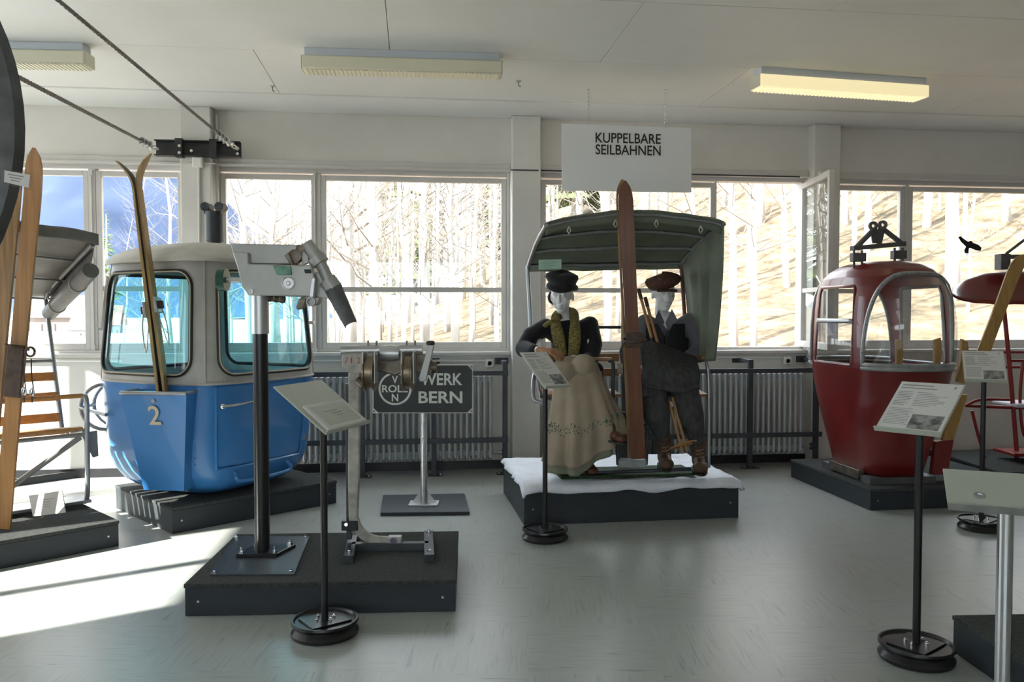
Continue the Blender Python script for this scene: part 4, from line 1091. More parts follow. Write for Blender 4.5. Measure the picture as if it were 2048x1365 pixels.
# ---------------------------------------------------------------- left: chairlift chair with grey canopy
a_ = PZ(238, 1093); d_ = (PZ(0, 1139) - a_).normalized()
plat_l, _, _ = platform(a_ + d_ * 1.75, a_, .95, .155, 'low dark platform under the slatted chair at far left')
slatw = mat('orange_slat_wood', (0.50, 0.25, 0.08), 0.45, var=0.2, scale=6, stretch=(.6, 8, 8))
greycl = mat('grey_tarpaulin', (0.20, 0.205, 0.205), 0.5, var=0.2, scale=5, bump=.3, bscale=9)
lb = PZ(172, 1012, .155); lb.z = 0
LF = Fr(lb, C(.707, .707), C(-.707, .707))
chl = thing('chairlift_chair', 'slatted wooden chairlift seat with grey canopy at far left', 'chairlift chair', LF.P(-.6, .25, .155))
P = LF.P; XW = -1.25
def lt(name, pts, r=.016, m=tubem, parent=chl, n=10): return MB().tube(pts, r, n).build(name, m, parent)
for x in (0, XW):
    lt('front_loop', spline([P(x, .02, .87), P(x, -.03, .86), P(x, -.05, .80), P(x, -.045, .62), P(x, -.04, .40), P(x, -.03, .25), P(x, .0, .185), P(x, .07, .178)], 5))
    lt('back_post', [P(x, .44, .56), P(x, .60, 1.02), P(x, .765, 1.50)])
    lt('seat_side', [P(x, .0, .645), P(x, .44, .57)], .014)
    lt('canopy_side_tube', [P(x, .765, 1.50), P(x, .70, 1.56), P(x, -.21, 1.83)], .017)
    lt('arm_tube', [P(x, .02, .87), P(x, .52, .82)], .014)
lt('safety_bar', [P(0, 0, .87), P(XW, 0, .87)], .015, slatw)
lt('back_rail', [P(0, .615, 1.07), P(XW, .615, 1.07)], .013)
lt('seat_front_rail', [P(0, .02, .615), P(XW, .02, .615)], .014)
lt('brace', [P(-.02, .02, .60), P(-.62, .05, .19)], .017)
for z, d in ((.965, .585), (.83, .54), (.69, .495)): MB().box(P(XW / 2, d - .02, z), (-XW - .02, .02, .06), LF.ax).build('back_slat', slatw, chl, bevel=.004)
for k in range(5): MB().box(P(XW / 2, .03 + .09 * k, .66 - .016 * k), (-XW - .02, .07, .018), LF.ax).build('seat_slat', slatw, chl, bevel=.004)
MB().box(P(XW / 2, .06, .19), (-XW + .04, .22, .02), LF.ax).build('footrest', tubem, chl, bevel=.004)
MB().prism([P(-.03, -.02, .63), P(.07, -.02, .64), P(.075, -.02, .47), P(.04, -.02, .465)], LF.y * .006).build('side_plate', tubem, chl, smooth=False)
def can(u, v):
    z = 1.50 + (1.85 - 1.50) * v + .05 * math.sin(math.pi * u) * v + .012 * math.sin(u * 23) * math.sin(v * 9)
    return P(XW - .03 + (-XW + .06) * u, .78 - .99 * v, z + .018)
MB().grid(can, 40, 16).build('canopy', greycl, chl, solid=.006, angle=180)
for v in (.02, .35, .68, .98): lt('canopy_rib', [can(u / 12, v) - UP * .02 for u in range(13)], .008)
MB().grid(lambda u, v: can(u, 1.0) + UP * (.03 - .07 * v) - LF.y * .012, 24, 3).build('canopy_flap', greycl, chl, solid=.004)
rl = lambda k: P(.015, .74 - .86 * k, 1.40 + .27 * k)
MB().tube([rl(0), rl(.5), rl(1)], [.05, .052, .05], 16).build('rolled_curtain', greycl, chl)
MB().grid(lambda u, v: rl(u) + UP * .03 + (can(1.0, .03 + .9 * u) - rl(u) - UP * .03) * v, 12, 4).build('side_curtain', greycl, chl, solid=.004)
for k in (.22, .72): lt('curtain_strap', arc(rl(k), .056, 0, 360, 20, LF.x, UP), .005, mat('pale_strap', (.5, .48, .42), .7), n=5)
ic = thing('info_card', 'small white printed card leaning on the far left platform', 'card', PZ(98, 1046, .156))
q = [W(66, 1050, 5.0), W(131, 1042, 5.0), W(124, 998, 5.06), W(58, 1008, 5.06)]
o_ = PZ(98, 1046, .156); sh = Vector((0, 0, .158 - min(p.z for p in q)))
q = [p + sh for p in q]
MB().prism(q, FWD * .008).build('card', paperm, ic, smooth=False)
cm = sum(q, Vector()) / 4; up_ = ((q[3] + q[2]) / 2 - (q[0] + q[1]) / 2).normalized(); rt_ = (q[1] - q[0]).normalized()
pl_ = MB()
for i, (w_, h_) in enumerate(((.09, .004), (.05, .003), (.045, .003), (.04, .003))): pl_.box(cm + up_ * (.03 - .016 * i) - FWD * .001, (w_, .001, h_), (rt_, FWD, up_))
po = pl_.build('printed_lines', inkm, ic, smooth=False); po['kind'] = 'stuff'
# two long wooden skis leaning on the chair
skw = mat('golden_ski_wood', (0.42, 0.205, 0.07), 0.4, var=0.18, scale=5, stretch=(9, 9, .5), coat=.3)
ta, tb = W(4, 1058, 4.72), W(74, 298, 4.74)
k1 = ski('wooden_ski', ta, tb, RIGHT, .098, .024, 'long golden wooden ski with leather binding at far left', skw, None, None, tip=.30, curl=-.03)
ski('wooden_ski', W(-34, 1048, 4.77), W(34, 304, 4.79), RIGHT, .095, .024, 'darker wooden ski behind the golden one at far left', oldwood, None, None, tip=.30, curl=-.03)
bc = ta.lerp(tb, .455); bt = (tb - ta).normalized(); bs = RIGHT - bt * RIGHT.dot(bt); bs.normalize(); bn = -FWD
lbn = MB().box(bc - bt * .08 + bn * .022, (.30, .095, .016), (bt, bs, bn)).build('heel_leather', leather, k1, bevel=.004)
MB().tube([bc + bs * .06 + bt * .05 + bn * .0, bc + bt * .055 + bn * .05, bc - bs * .06 + bt * .06 + bn * .0], .022, 10, flat=(1, .45)).build('toe_strap', leather, lbn)
MB().tube(arc(bc + bs * .085 + bn * .03 + bt * .04, .026, 0, 360, 16, bs, bt), .007, 6).build('strap_ring', leather, lbn)
for s_ in (.05, .095):
    c = bc + bs * s_ + bn * .03
    MB().tube(spline([c, c - UP * .1, c - UP * .16 + bs * .008, c - UP * .2, c - UP * .25], 4), .004, 6).build('cable', railm, lbn)
    MB().tube(arc(c - UP * .19, .02, 0, 360, 14, bs * .6, UP), .005, 6).build('snap_hook', galv, lbn)

# ---------------------------------------------------------------- great steel disc at the left edge
dc = W(-480, 255, 3.0); Rr = 520 * 3.0 / F_PX
ax_ = (Vector((0, 0, CAM_H + .3)) - dc); ax_.z = 0; ax_.normalize()
ax_ = -FWD
bw = thing('bullwheel', 'huge dark galvanised steel disc at the left edge of the photo', 'wheel', dc - UP * Rr)
MB().lathe([(Rr * .02, -.10), (Rr * .7, -.10), (Rr * .97, -.06), (Rr, -.02), (Rr * .985, .02), (Rr * .9, .05), (Rr * .6, .10), (Rr * .02, .12)], 72, dc, ax_).build('disc', mat('dull_galvanised', (0.13, 0.135, 0.14), 0.55, metal=.5, var=.3, scale=9), bw, angle=50)
MB().lathe([(.16, .08), (.16, .15), (.09, .16), (.09, .2), (.02, .2)], 30, dc, ax_).build('hub', railm, bw)
MB().cyl(dc - ax_ * .1, dc + FWD * .35, .07, 20).build('axle', railm, bw)
MB().box(Vector((dc.x, dc.y, 0)) + FWD * .3 + UP * (CEIL + dc.z - .1) / 2, (.12, .12, CEIL - dc.z + .1), (RIGHT, FWD, UP)).build('ceiling_bracket', railm, bw, smooth=False)
q = [W(4, 368, 2.88), W(60, 381, 2.88), W(64, 346, 2.88), W(6, 336, 2.88)]
lbp = MB().prism(q, FWD * .004).build('label_plate', glass('clear_label', (.93, .92, .93), .07), bw, smooth=False)
q2 = [W(8, 364, 2.879), W(57, 376, 2.879), W(60, 350, 2.879), W(9, 341, 2.879)]
MB().prism(q2, FWD * .0006).build('label_paper', paperm, lbp, smooth=False)
tl = MB()
for i in range(3): tl.box(q2[3].lerp(q2[0], .25 + .22 * i).lerp(q2[2].lerp(q2[1], .25 + .22 * i), .45), (.055 - .012 * i, .0008, .004), ((q2[2] - q2[3]).normalized(), FWD, UP))
tlo = tl.build('printed_lines', inkm, lbp, smooth=False); tlo['kind'] = 'stuff'

# ---------------------------------------------------------------- black anchor beam on the pillar, with two tensioned cables
YB = YW - .135
b0, b1 = PY(313, 300, YB), PY(483, 300, YB); zt_, zb_ = PY(400, 284, YB).z, PY(400, 315, YB).z
bm_ = thing('anchor_beam', 'black steel channel beam bolted across the left pillar', 'beam', Vector(((b0.x + b1.x) / 2, YB, zb_)))
MB().bx(b0.x, b1.x, YB - .012, YB - .002, zb_, zt_).build('web', blackm, bm_, smooth=False)
for z in (zt_ - .008, zb_): MB().bx(b0.x, b1.x, YB - .07, YB - .012, z, z + .008).build('flange', blackm, bm_, smooth=False)
for px in (362, 430):
    x = PY(px, 300, YB).x
    cp = MB().bx(x - .03, x + .03, YB - .078, YB - .071, zb_ - .012, zt_ + .012).bx(x - .03, x + .03, YB - .071, YB - .002, zt_ + .001, zt_ + .012).bx(x - .03, x + .03, YB - .071, YB - .002, zb_ - .012, zb_ - .001).build('clamp', blackm, bm_, smooth=False)
for px, py in ((359, 292), (359, 306), (379, 299), (418, 299), (472, 305)):
    c = PY(px, py, YB - .08); MB().lathe([(.013, 0), (.013, .01), (.007, .01), (.007, .018)], 6, c + Vector((0, .065 if px not in (359,) else .0, 0)), (0, -1, 0)).build('bolt', chrome, bm_)
ropem = mat('steel_rope', (0.19, 0.18, 0.17), 0.5, metal=.5, var=.3, scale=90)
zinc = mat('zinc_fittings', (0.62, 0.63, 0.64), 0.28, metal=.9)
def cable(e0, e1, clips, label):
    """e0 at the beam, e1 the far end"""
    t = (e1 - e0).normalized(); s = t.cross(UP).normalized(); n = s.cross(t)
    o = thing('steel_cable', label, 'cable', e0, 'tensioned steel cables')
    L = (e1 - e0).length; N = 40
    pts = [e0 + t * (.30 + (L - .30) * i / N) for i in range(N + 1)]
    MB().tube(pts, .010, 8).build('rope', ropem, o)
    st = MB()
    for k in range(3):
        st.tube([p + (s * math.cos(i * 1.4 + k * 2.09) + n * math.sin(i * 1.4 + k * 2.09)) * .0085 for i, p in enumerate([e0 + t * (.30 + (L - .30) * j / 220) for j in range(221)])], .0045, 4, caps=False)
    so = st.build('rope_strands', ropem, o); so['kind'] = 'stuff'
    MB().tube([e0 + t * .30 + n * .012, e0 + t * .62 + n * .016], .007, 6).build('rope_tail', ropem, o)
    MB().tube(arc(e0 + t * .27, .03, 0, 360, 16, t, n), .009, 6, closed=False).build('thimble', zinc, o)
    # turnbuckle body
    tb_ = MB()
    for d in (-1, 1): tb_.tube([e0 + t * .03 + s * .0, e0 + t * .05 + s * .018 * d, e0 + t * .16 + s * .018 * d, e0 + t * .18], .007, 8)
    tb_.cyl(e0 + t * .02, e0 + t * .05, .012, 8).cyl(e0 + t * .16, e0 + t * .2, .012, 8)
    tbo = tb_.build('turnbuckle', zinc, o)
    MB().tube(arc(e0 + t * .225, .026, 0, 360, 16, t, s), .008, 6).build('shackle', zinc, o)
    for k in clips:
        c = e0 + t * k
        cl = MB().box(c - n * .012, (.026, .045, .014), (t, s, n)).build('rope_clip', zinc, o, bevel=.002)
        MB().tube([c - n * .03 + s * .016, c + n * .012 + s * .016] + arc(c + n * .012, .016, 0, 180, 8, s, n) + [c + n * .012 - s * .016, c - n * .03 - s * .016], .005, 6).build('u_bolt', zinc, cl)
        for d in (-1, 1): MB().lathe([(.009, 0), (.009, .01)], 6, c - n * .03 + s * .016 * d, n).build('nut', zinc, cl)
    return o
cable(PY(476, 300, YB - .085), W(8, -90, 3.55), (.33, .42, .5), 'steel cable from beam rising to upper left corner, the upper one')
cable(PY(316, 299, YB - .085), W(-60, 104, 3.35), (.34, .46, .58), 'steel cable from beam passing behind the steel disc, the lower one')

# ---------------------------------------------------------------- hanging sign
DSG = 6.5
k_ = DSG / F_PX
hs = thing('hanging_sign', 'white board hanging on two chains with black capitals', 'sign', W(1254, 383, DSG))
q = [W(1124, 381, DSG), W(1383, 385, DSG + .02), W(1383, 256, DSG + .02), W(1124, 247, DSG)]
signw = mat('white_sign_board', (.80, .80, .80), .5)
bd = MB().prism(q, FWD * .02).build('board', signw, hs, smooth=False, bevel=.002)
ux = (q[1] - q[0]); ux.z *= 1; ux.normalize(); ux2 = (q[2] - q[3]).normalized(); uz = (q[3] - q[0]).normalized()
ink = mat('sign_black', (.012, .012, .013), .5)
def sgp(px, py): return W(px, py, DSG + .02 * (px - 1124) / 259 - .002)
text('lettering', 'KUPPELBARE', ink, bd, sgp(1191, 285.5), (sgp(1320, 288.5) - sgp(1191, 285.5)), UP, 130 * k_, 20 * k_, 'LEFT', .012, .001)
text('lettering', 'SEILBAHNEN', ink, bd, sgp(1191, 309), (sgp(1320, 312) - sgp(1191, 309)), UP, 130 * k_, 20 * k_, 'LEFT', .012, .001)
for px, py in ((1177, 248), (1331, 253)):
    c = W(px, py, DSG + .01); z0, z1 = c.z - .005, CEIL; n = int((z1 - z0) / .028)
    ch = MB()
    for i in range(n):
        z = z0 + (i + .5) * (z1 - z0) / n; s = (RIGHT if i % 2 else FWD)
        ch.tube([Vector((c.x, c.y, z)) + s * math.cos(a * math.pi / 6) * .008 + UP * math.sin(a * math.pi / 6) * .019 for a in range(12)], .0022, 5, closed=True)
    co = ch.build('chain', zinc, hs); co['kind'] = 'stuff'
    MB().lathe([(.012, -.004), (.012, 0)], 12, (c.x, c.y, CEIL)).build('ceiling_rose', galv, hs)

# ---------------------------------------------------------------- platform with snow blanket and the two seated figures
pz = .234
plat_m, fm, wm = platform((1048, 1052), (1477, 1036), 1.02, pz, 'higher dark platform covered with white fleece under the seated figures')
snowm = mat('white_cotton_fleece', (.80, .83, .90), .95, var=.06, scale=9, bump=.5, bscale=30)
random.seed(5)
def fleece(u, v):
    x = -.012 + (wm + .03) * u; y = -.022 + 1.03 * v
    e = min(u, 1 - u, v * 1.0) ; n1 = noise.noise(Vector((x * 5, y * 5, 3))); n2 = noise.noise(Vector((x * 14, y * 14, 8)))
    z = pz + .026 + .012 * n1 + .006 * n2
    if y < .02: z = pz + .02 - (.02 - y) * 1.0 + .012 * n1 + (.025 * n1)
    if x < .0 or x > wm: z -= .02
    xx = x + .02 * n2 * (1 if u < .06 or u > .94 else 0); yy = y + .025 * noise.noise(Vector((x * 6, 0, 1))) * (1 if v < .05 else 0)
    return fm.P(xx, yy, max(z, pz + .016 if -.01 < x < wm + .01 and y > -.01 else z))
fo_ = MB().grid(fleece, 90, 60)
fl_o = fo_.build('snow_fleece', snowm, None, True, solid=.022, angle=180, loc=fm.P(wm / 2, .5, pz))
tag(fl_o, 'white cotton snow fleece spread on the platform under the figures', 'blanket')
grassm = mat('green_mat', (.03, .06, .02), .95, var=.4, scale=60)
gmat = fm.box(MB(), .27, wm - .26, .10, .42, pz + .045, pz + .062).build('grass_mat', grassm, None, False, loc=fm.P(wm / 2, .2, pz + .05)); tag(gmat, 'dark green mat under the feet of the two figures', 'mat')

greencl = mat('green_canvas', (0.17, 0.19, 0.14), 0.75, var=0.2, scale=4, bump=.15, bscale=20)
ch2 = thing('double_chairlift', 'double chairlift seat with green canvas canopy and side curtain', 'chairlift chair', Vector((W(1250, 985, 5.95).x, W(1250, 985, 5.95).y, pz)))
ZF_, ZBk = 5.45, 6.25
def roof(u, v):
    f = W(1092 + 356 * u, 446 - 24 * math.sin(math.pi * min(1, u * 1.0)) ** .8 - 2 * u, ZF_); b = W(1056 + 306 * u, 531 - 6 * u, ZBk)
    s = v ** .9; p = f.lerp(b, s) + UP * .05 * math.sin(math.pi * v) * .6
    return p + UP * .008 * noise.noise(Vector((u * 9, v * 7, 2)))
MB().grid(roof, 48, 20).build('canopy', greencl, ch2, solid=.008, angle=180)
MB().grid(lambda u, v: roof(u, 0) - UP * .075 * v + FWD * (.02 + .05 * v), 40, 4).build('front_flap', greencl, ch2, solid=.005, angle=180)
MB().grid(lambda u, v: roof(u, 1) - UP * .05 * v, 40, 3).build('rear_valance', greencl, ch2, solid=.005, angle=180)
for v in (0.02, .34, .66, .97): MB().tube([roof(i / 20, v) - UP * .018 for i in range(21)], .011, 8).build('canopy_rib', tubem, ch2)
for u in (0, 1): MB().tube([roof(u, v / 8) - UP * .014 for v in range(9)], .015, 10).build('canopy_side_tube', tubem, ch2)
for u in (.13, .39, .62, .87):
    c = roof(u, 0) - UP * .06 - FWD * -.0
    MB().tube([c, c - UP * .03 + RIGHT * .012, c - UP * .05, c - UP * .03 - RIGHT * .012, c], .005, 6).build('tie_strap', mat('pale_strap', (.5, .48, .42), .7), ch2)
def curt(u, v):
    top = roof(1, u); bot = W(1427 - 50 * u, 722 + 6 * u, 5.55 + .66 * u)
    p = top.lerp(bot, v)
    return p + RIGHT * (.022 * math.sin(u * 22) * (.3 + .7 * v)) + RIGHT * .02 * math.sin(v * 3.1)
MB().grid(curt, 50, 24).build('side_curtain', greencl, ch2, solid=.005, angle=180)
tg = MB().prism([W(1077, 520, 6.0), W(1123, 519, 6.0), W(1123, 538, 6.0), W(1077, 540, 6.0)], FWD * .001).build('paper_tag', mat('mint_paper', (.42, .60, .48), .7), ch2, smooth=False)
tgl = MB()
for i in range(4): tgl.box(W(1098 - 3 * (i % 2), 524 + i * 4, 5.997), ((30 - 4 * i) * .0036, .0006, .003), (RIGHT, FWD, UP))
tgo = tgl.build('printed_lines', mat('green_ink', (.12, .25, .17), .7), tg, smooth=False); tgo['kind'] = 'stuff'
def ct(name, pts, r=.014, m=railm, n=10): return MB().tube(pts, r, n).build(name, m, ch2)
ct('back_post', [W(1055, 532, 6.25), W(1062, 660, 6.24), W(1070, 740, 6.2), W(1082, 800, 6.15)], .016, tubem)
ct('back_post', [W(1362, 528, 6.25), W(1370, 640, 6.25), W(1380, 790, 6.2)], .015, mat('red_brown_tube', (.12, .03, .025), .5))
MB().box(W(1252, 735, 6.12), (.072, .05, 1.45), (RIGHT, FWD, UP)).build('centre_hanger', mat('dark_grey_hanger', (.10, .105, .11), .45, var=.2, scale=5), ch2, bevel=.004)
ct('back_rail', [W(1062, 655, 6.24), W(1252, 655, 6.2), W(1372, 652, 6.25)], .012)
ct('seat_rail', [W(1080, 792, 5.75), W(1225, 832, 5.72)], .013)
seatw = mat('chair_slat_wood', (.30, .15, .05), .45, var=.25, scale=6)
for z_, n_ in ((0, 0),):
    for k in range(4):
        for xa, xb in ((1085, 1236), (1266, 1408)):
            a, b_ = W(xa, 787, 5.95), W(xb, 787, 5.95); MB().bar(a + FWD * (.2 - .11 * k), b_ + FWD * (.2 - .11 * k), .08, .02).build('seat_slat', seatw, ch2, smooth=False, bevel=.004)
for py in (715, 745):
    for xa, xb in ((1078, 1238), (1262, 1385)): MB().bar(W(xa, py, 6.22), W(xb, py, 6.22), .02, .06).build('back_slat', seatw, ch2, smooth=False, bevel=.004)
MB().bar(W(1135, 716, 5.83), W(1224, 719, 5.78), .05, .022).build('armrest', seatw, ch2, bevel=.004)
MB().bar(W(1378, 712, 6.15), W(1410, 716, 5.72), .05, .022).build('armrest', seatw, ch2, bevel=.004)
ct('arm_tube', spline([W(1218, 722, 5.78), W(1226, 728, 5.75), W(1226, 770, 5.73), W(1226, 832, 5.72), W(1232, 855, 5.70)], 4), .013)
ct('arm_tube', spline([W(1398, 716, 5.85), W(1413, 724, 5.72), W(1417, 770, 5.7), W(1418, 850, 5.68), W(1417, 936, 5.66)], 4), .013, tubem)
ct('arm_tube', spline([W(1070, 745, 5.9), W(1066, 770, 5.8), W(1068, 800, 5.75), W(1088, 806, 5.75)], 4), .016, tubem)
ct('cross_tube', [W(1190, 832, 5.72), W(1262, 834, 5.75)], .011)
ct('foot_tube', [W(1230, 856, 5.62), W(1295, 853, 5.62)], .014)
ct('foot_stay', [W(1295, 853, 5.62), W(1292, 930, 5.6)], .013)
ct('foot_stay', [W(1234, 858, 5.62), W(1236, 930, 5.6)], .013)
MB().box(W(1247, 876, 5.85), (.09, .06, .37), (RIGHT, FWD, UP)).build('ski_trough', mat('dark_grey_hanger', (.1, .1, .1)), ch2, bevel=.003)
MB().box(W(1263, 926, 5.60), (.19, .10, .05), (RIGHT, FWD, UP)).build('foot_block', mat('zinc_sheet', (.30, .32, .32), .5, metal=.4, var=.2, scale=12), ch2, bevel=.003)
ct('foot_rail', [W(1135, 948, 5.62), W(1395, 938, 5.62)], .014)

# skis strapped between the seats
brown = mat('varnished_brown_wood', (.15, .043, .015), .25, var=.22, scale=5, stretch=(9, 9, .5), coat=.6)
sk1 = ski('wooden_ski', W(1277, 918, 5.50), W(1249, 362, 5.38), RIGHT, .098, .026, 'glossy red-brown wooden ski upright between the seated figures', brown, None, None, tip=.30, curl=-.02)
ski('wooden_ski', W(1268, 916, 5.56), W(1243, 360, 5.46), RIGHT, .085, .024, 'second brown ski just behind the glossy one between the figures', oldwood, None, None, tip=.28, curl=-.03)
bc = W(1268, 680, 5.44)
bo = MB().box(bc, (.12, .03, .10), (RIGHT, FWD, UP)).build('binding', leather, sk1, bevel=.006)
MB().tube(arc(bc - FWD * .03, .075, 0, 360, 24, RIGHT, FWD * .5 + UP * .18), .008, 6).build('strap_loop', leather, bo)
MB().tube(spline([bc - RIGHT * .05, bc - RIGHT * .09 - UP * .08, bc - RIGHT * .07 - UP * .2, bc - RIGHT * .085 - UP * .26], 5), .008, 6).build('hanging_strap', leather, bo)
MB().box(bc - RIGHT * .09 - UP * .19, (.035, .02, .07), (RIGHT, FWD, UP)).build('toe_iron', dirty, bo, bevel=.003)

# ---------------------------------------------------------------- figures
mannq = mat('white_mannequin', (.74, .74, .75), .38)
velvet = mat('black_velvet', (.008, .008, .012), .9, var=.3, scale=30, sheen=.15)
gloves = mat('tan_leather_gloves', (.38, .19, .085), .55, var=.15, scale=20)
scarfm = mat('gold_flecked_scarf', (.05, .04, .015), .8, col2=(.32, .26, .08), scale=90, detail=6, bump=.3)
def linen_mat():
    m = mat('beige_linen', (.34, .275, .20), .9, var=.12, scale=6, bump=.15, bscale=160)
    return m
def head(b, c, yaw, tilt=0.0, s=1.0):
    """adds a head to b; c = centre, yaw = facing relative to the camera (right positive); returns local axes"""
    f = C(math.sin(yaw), -math.cos(yaw)); f = (f * math.cos(tilt) - UP * math.sin(tilt)).normalized(); r = f.cross(UP).normalized(); u = r.cross(f)
    A = (r, f, u); q = lambda x, y, z: c + (r * x + f * y + u * z) * s
    b.ball(q(0, -.012, .03), (.074 * s, .095 * s, .088 * s), 24, A)       # skull
    b.ball(q(0, .018, -.035), (.057 * s, .068 * s, .075 * s), 20, A)      # face
    b.ball(q(0, .045, -.092), (.032 * s, .034 * s, .026 * s), 16, A)      # chin
    b.limb([q(0, .088, .012), q(0, .104, -.03)], [.008 * s, .013 * s], 10)   # nose
    for d in (-1, 1):
        b.ball(q(.030 * d, .078, .022), (.022 * s, .012 * s, .008 * s), 10, A)   # brow
        b.ball(q(.034 * d, .060, -.03), (.022 * s, .022 * s, .022 * s), 12, A)   # cheek
        b.ball(q(.073 * d, -.01, -.01), (.009 * s, .02 * s, .032 * s), 12, A)    # ear
        b.ball(q(.028 * d, .074, .003), (.013 * s, .011 * s, .007 * s), 10, A)   # eyelid
    b.ball(q(0, .086, -.060), (.022 * s, .010 * s, .006 * s), 12, A); b.ball(q(0, .083, -.070), (.018 * s, .011 * s, .006 * s), 12, A)   # lips
    return q, A
def hand(b, wrist, d, palm_n, s=1.0, curl=.9, thumb=1):
    """five-fingered hand; d = direction of the fingers, palm_n = back-of-hand normal"""
    d = Vector(d).normalized(); palm_n = Vector(palm_n); n = (palm_n - d * palm_n.dot(d)).normalized(); x = d.cross(n).normalized()
    A = (x, d, n); pc = wrist + d * .05 * s
    b.ball(pc, (.042 * s, .052 * s, .017 * s), 16, A); b.limb([wrist - d * .02, wrist + d * .02 * s], [.024 * s, .024 * s])
    for i, (off, L) in enumerate(((-.030, .070), (-.010, .080), (.011, .075), (.030, .058))):
        p = wrist + d * .088 * s + x * off * s; a = curl; pts = [p]; dirn = d.copy()
        for k, fr in enumerate((.42, .32, .26)):
            ang = a * (.45 + .35 * k); dd = (d * math.cos(ang) - n * math.sin(ang)); pts.append(pts[-1] + dd * L * fr * s)
        b.limb(pts, [.0098 * s, .0092 * s, .0085 * s, .0072 * s], 8)
    p = wrist + d * .03 * s - x * .035 * s * thumb; pts = [p, p + (d * .6 - x * thumb * .7 - n * .2).normalized() * .035 * s]; pts.append(pts[-1] + (d * .9 - x * thumb * .25 - n * .3).normalized() * .032 * s)
    b.limb(pts, [.013 * s, .011 * s, .009 * s], 8)

# --- woman
wroot = W(1165, 790, 6.0); wroot.z = wroot.z
wo = thing('person', 'white mannequin in black velvet jacket, black hat and long beige skirt', 'person', wroot)
hc = W(1124, 592, 6.03)
b = MB(); HQ, HA = head(b, hc, R(-16), R(8), 1.08)
neck0 = W(1135, 645, 6.10); b.limb([HQ(0, -.02, -.06), HQ(0, -.03, -.13), neck0], [.046, .043, .052], 16)
shl, shr = W(1092, 655, 6.06), W(1180, 650, 6.14); chest = W(1140, 690, 6.1); waist = W(1152, 735, 6.10); pel = W(1160, 772, 6.08)
b.limb([neck0, chest, waist, pel], [.06, .115, .10, .13], 18)
b.limb([shl, chest, shr], [.055, .09, .055], 14)
elr, wrr = W(1048, 698, 5.93), W(1083, 702, 5.66); ell, wrl = W(1180, 722, 5.95), W(1137, 728, 5.66)
b.limb([shl, elr, wrr], [.046, .038, .026], 12); b.limb([shr, ell, wrl], [.046, .038, .026], 12)
kr, kl = W(1130, 748, 5.55), W(1168, 732, 5.55); anr, anl = W(1160, 915, 5.58), W(1212, 862, 5.48)
b.limb([pel - RIGHT * .07, kr, anr], [.08, .055, .036], 12); b.limb([pel + RIGHT * .07, kl, anl], [.08, .055, .036], 12)
b.limb([anr, W(1178, 936, 5.50)], [.036, .03]); b.limb([anl, W(1238, 878, 5.42)], [.036, .028])
fused(b, .0062, 'body', mannq, wo, 5)
# gloves
g1, g2 = MB(), MB()
hand(g1, wrr, (W(1108, 704, 5.60) - wrr), UP + FWD * -.4, 1.12, 1.1, -1)
fused(g1, .0045, 'glove', gloves, wo, 4)
hand(g2, wrl + (W(1125, 750, 5.62) - wrl) * .1, (W(1122, 762, 5.60) - wrl), -FWD + UP * .25, 1.08, .35, 1)
fused(g2, .0045, 'glove', gloves, wo, 4)
# jacket
b = MB()
b.limb([neck0 - UP * .03, chest, waist, W(1160, 758, 6.10)], [.075, .142, .130, .150], 20); b.limb([shl, chest + UP * .03, shr], [.066, .115, .066], 16)
b.limb([shl, W(1062, 672, 6.0), elr, W(1068, 704, 5.75)], [.066, .066, .066, .052], 14); b.limb([shr, W(1188, 690, 6.05), ell, W(1150, 728, 5.74)], [.064, .064, .064, .050], 14)
b.limb([W(1192, 740, 6.12), W(1196, 775, 6.12)], [.06, .05], 10)
jk = fused(b, .010, 'jacket', velvet, wo, 5)
cf_ = MB().tube(arc(wrl.lerp(ell, .22), .052, 0, 360, 20, UP, ((ell - wrl).normalized()).cross(UP).normalized()), .004, 6, closed=False).build('cuff_piping', mat('white_piping', (.7, .7, .68), .6), jk)
for k in range(3): MB().ball(W(1152 + 3 * k, 700 + 16 * k, 5.945), .008, 8).build('button', rubber, jk)
# scarf
for pts in ([W(1140, 622, 6.14), W(1114, 632, 6.03), W(1112, 650, 5.95), W(1118, 680, 5.93), W(1124, 712, 5.92)], [W(1140, 622, 6.14), W(1148, 632, 6.06), W(1150, 655, 5.96), W(1149, 690, 5.93), W(1146, 716, 5.925)]):
    p_ = spline(pts, 6); sb = MB(); rings = []
    for i, p in enumerate(p_):
        t = (p_[min(i + 1, len(p_) - 1)] - p_[max(0, i - 1)]).normalized(); s = t.cross(FWD).normalized(); w_ = .034 + .004 * math.sin(i * .5) + .012 * i / len(p_)
        rings.append([p + s * w_ * math.cos(a * math.pi / 6) + s.cross(t) * (.018 + .005 * math.sin(a * 2.0)) * math.sin(a * math.pi / 6) for a in range(12)])
    sb.rings(rings).build('scarf_end', scarfm, wo, angle=180)
MB().tube(spline([W(1090, 652, 5.98), W(1100, 645, 5.96), W(1118, 640, 5.97)], 4), .028, 10, flat=(1, .6)).build('scarf_shoulder', scarfm, wo)
# hat
hr, hf, hu = HA
hb2 = MB(); hcen = HQ(0, -.012, .052)
prof = [(.085, .0), (.108, -.012), (.118, .0), (.114, .022), (.100, .034), (.108, .05), (.122, .075), (.116, .098), (.085, .112), (.03, .118), (.002, .119)]
rings = []
for r_, z in prof:
    rings.append([hcen + (hr * math.cos(a * math.pi / 16) * r_ + hf * math.sin(a * math.pi / 16) * r_ * 1.05) * 1.0 + hu * (z + .012 * math.sin(a * math.pi / 16 * 1 + 2.2) + .006 * math.sin(a * math.pi / 16 * 3)) for a in range(32)])
MB().rings(rings).build('hat', velvet, wo, angle=180)
MB().ball(HQ(.085, -.075, -.02), (.035, .05, .05), 14, HA).build('hat_knot', velvet, wo)
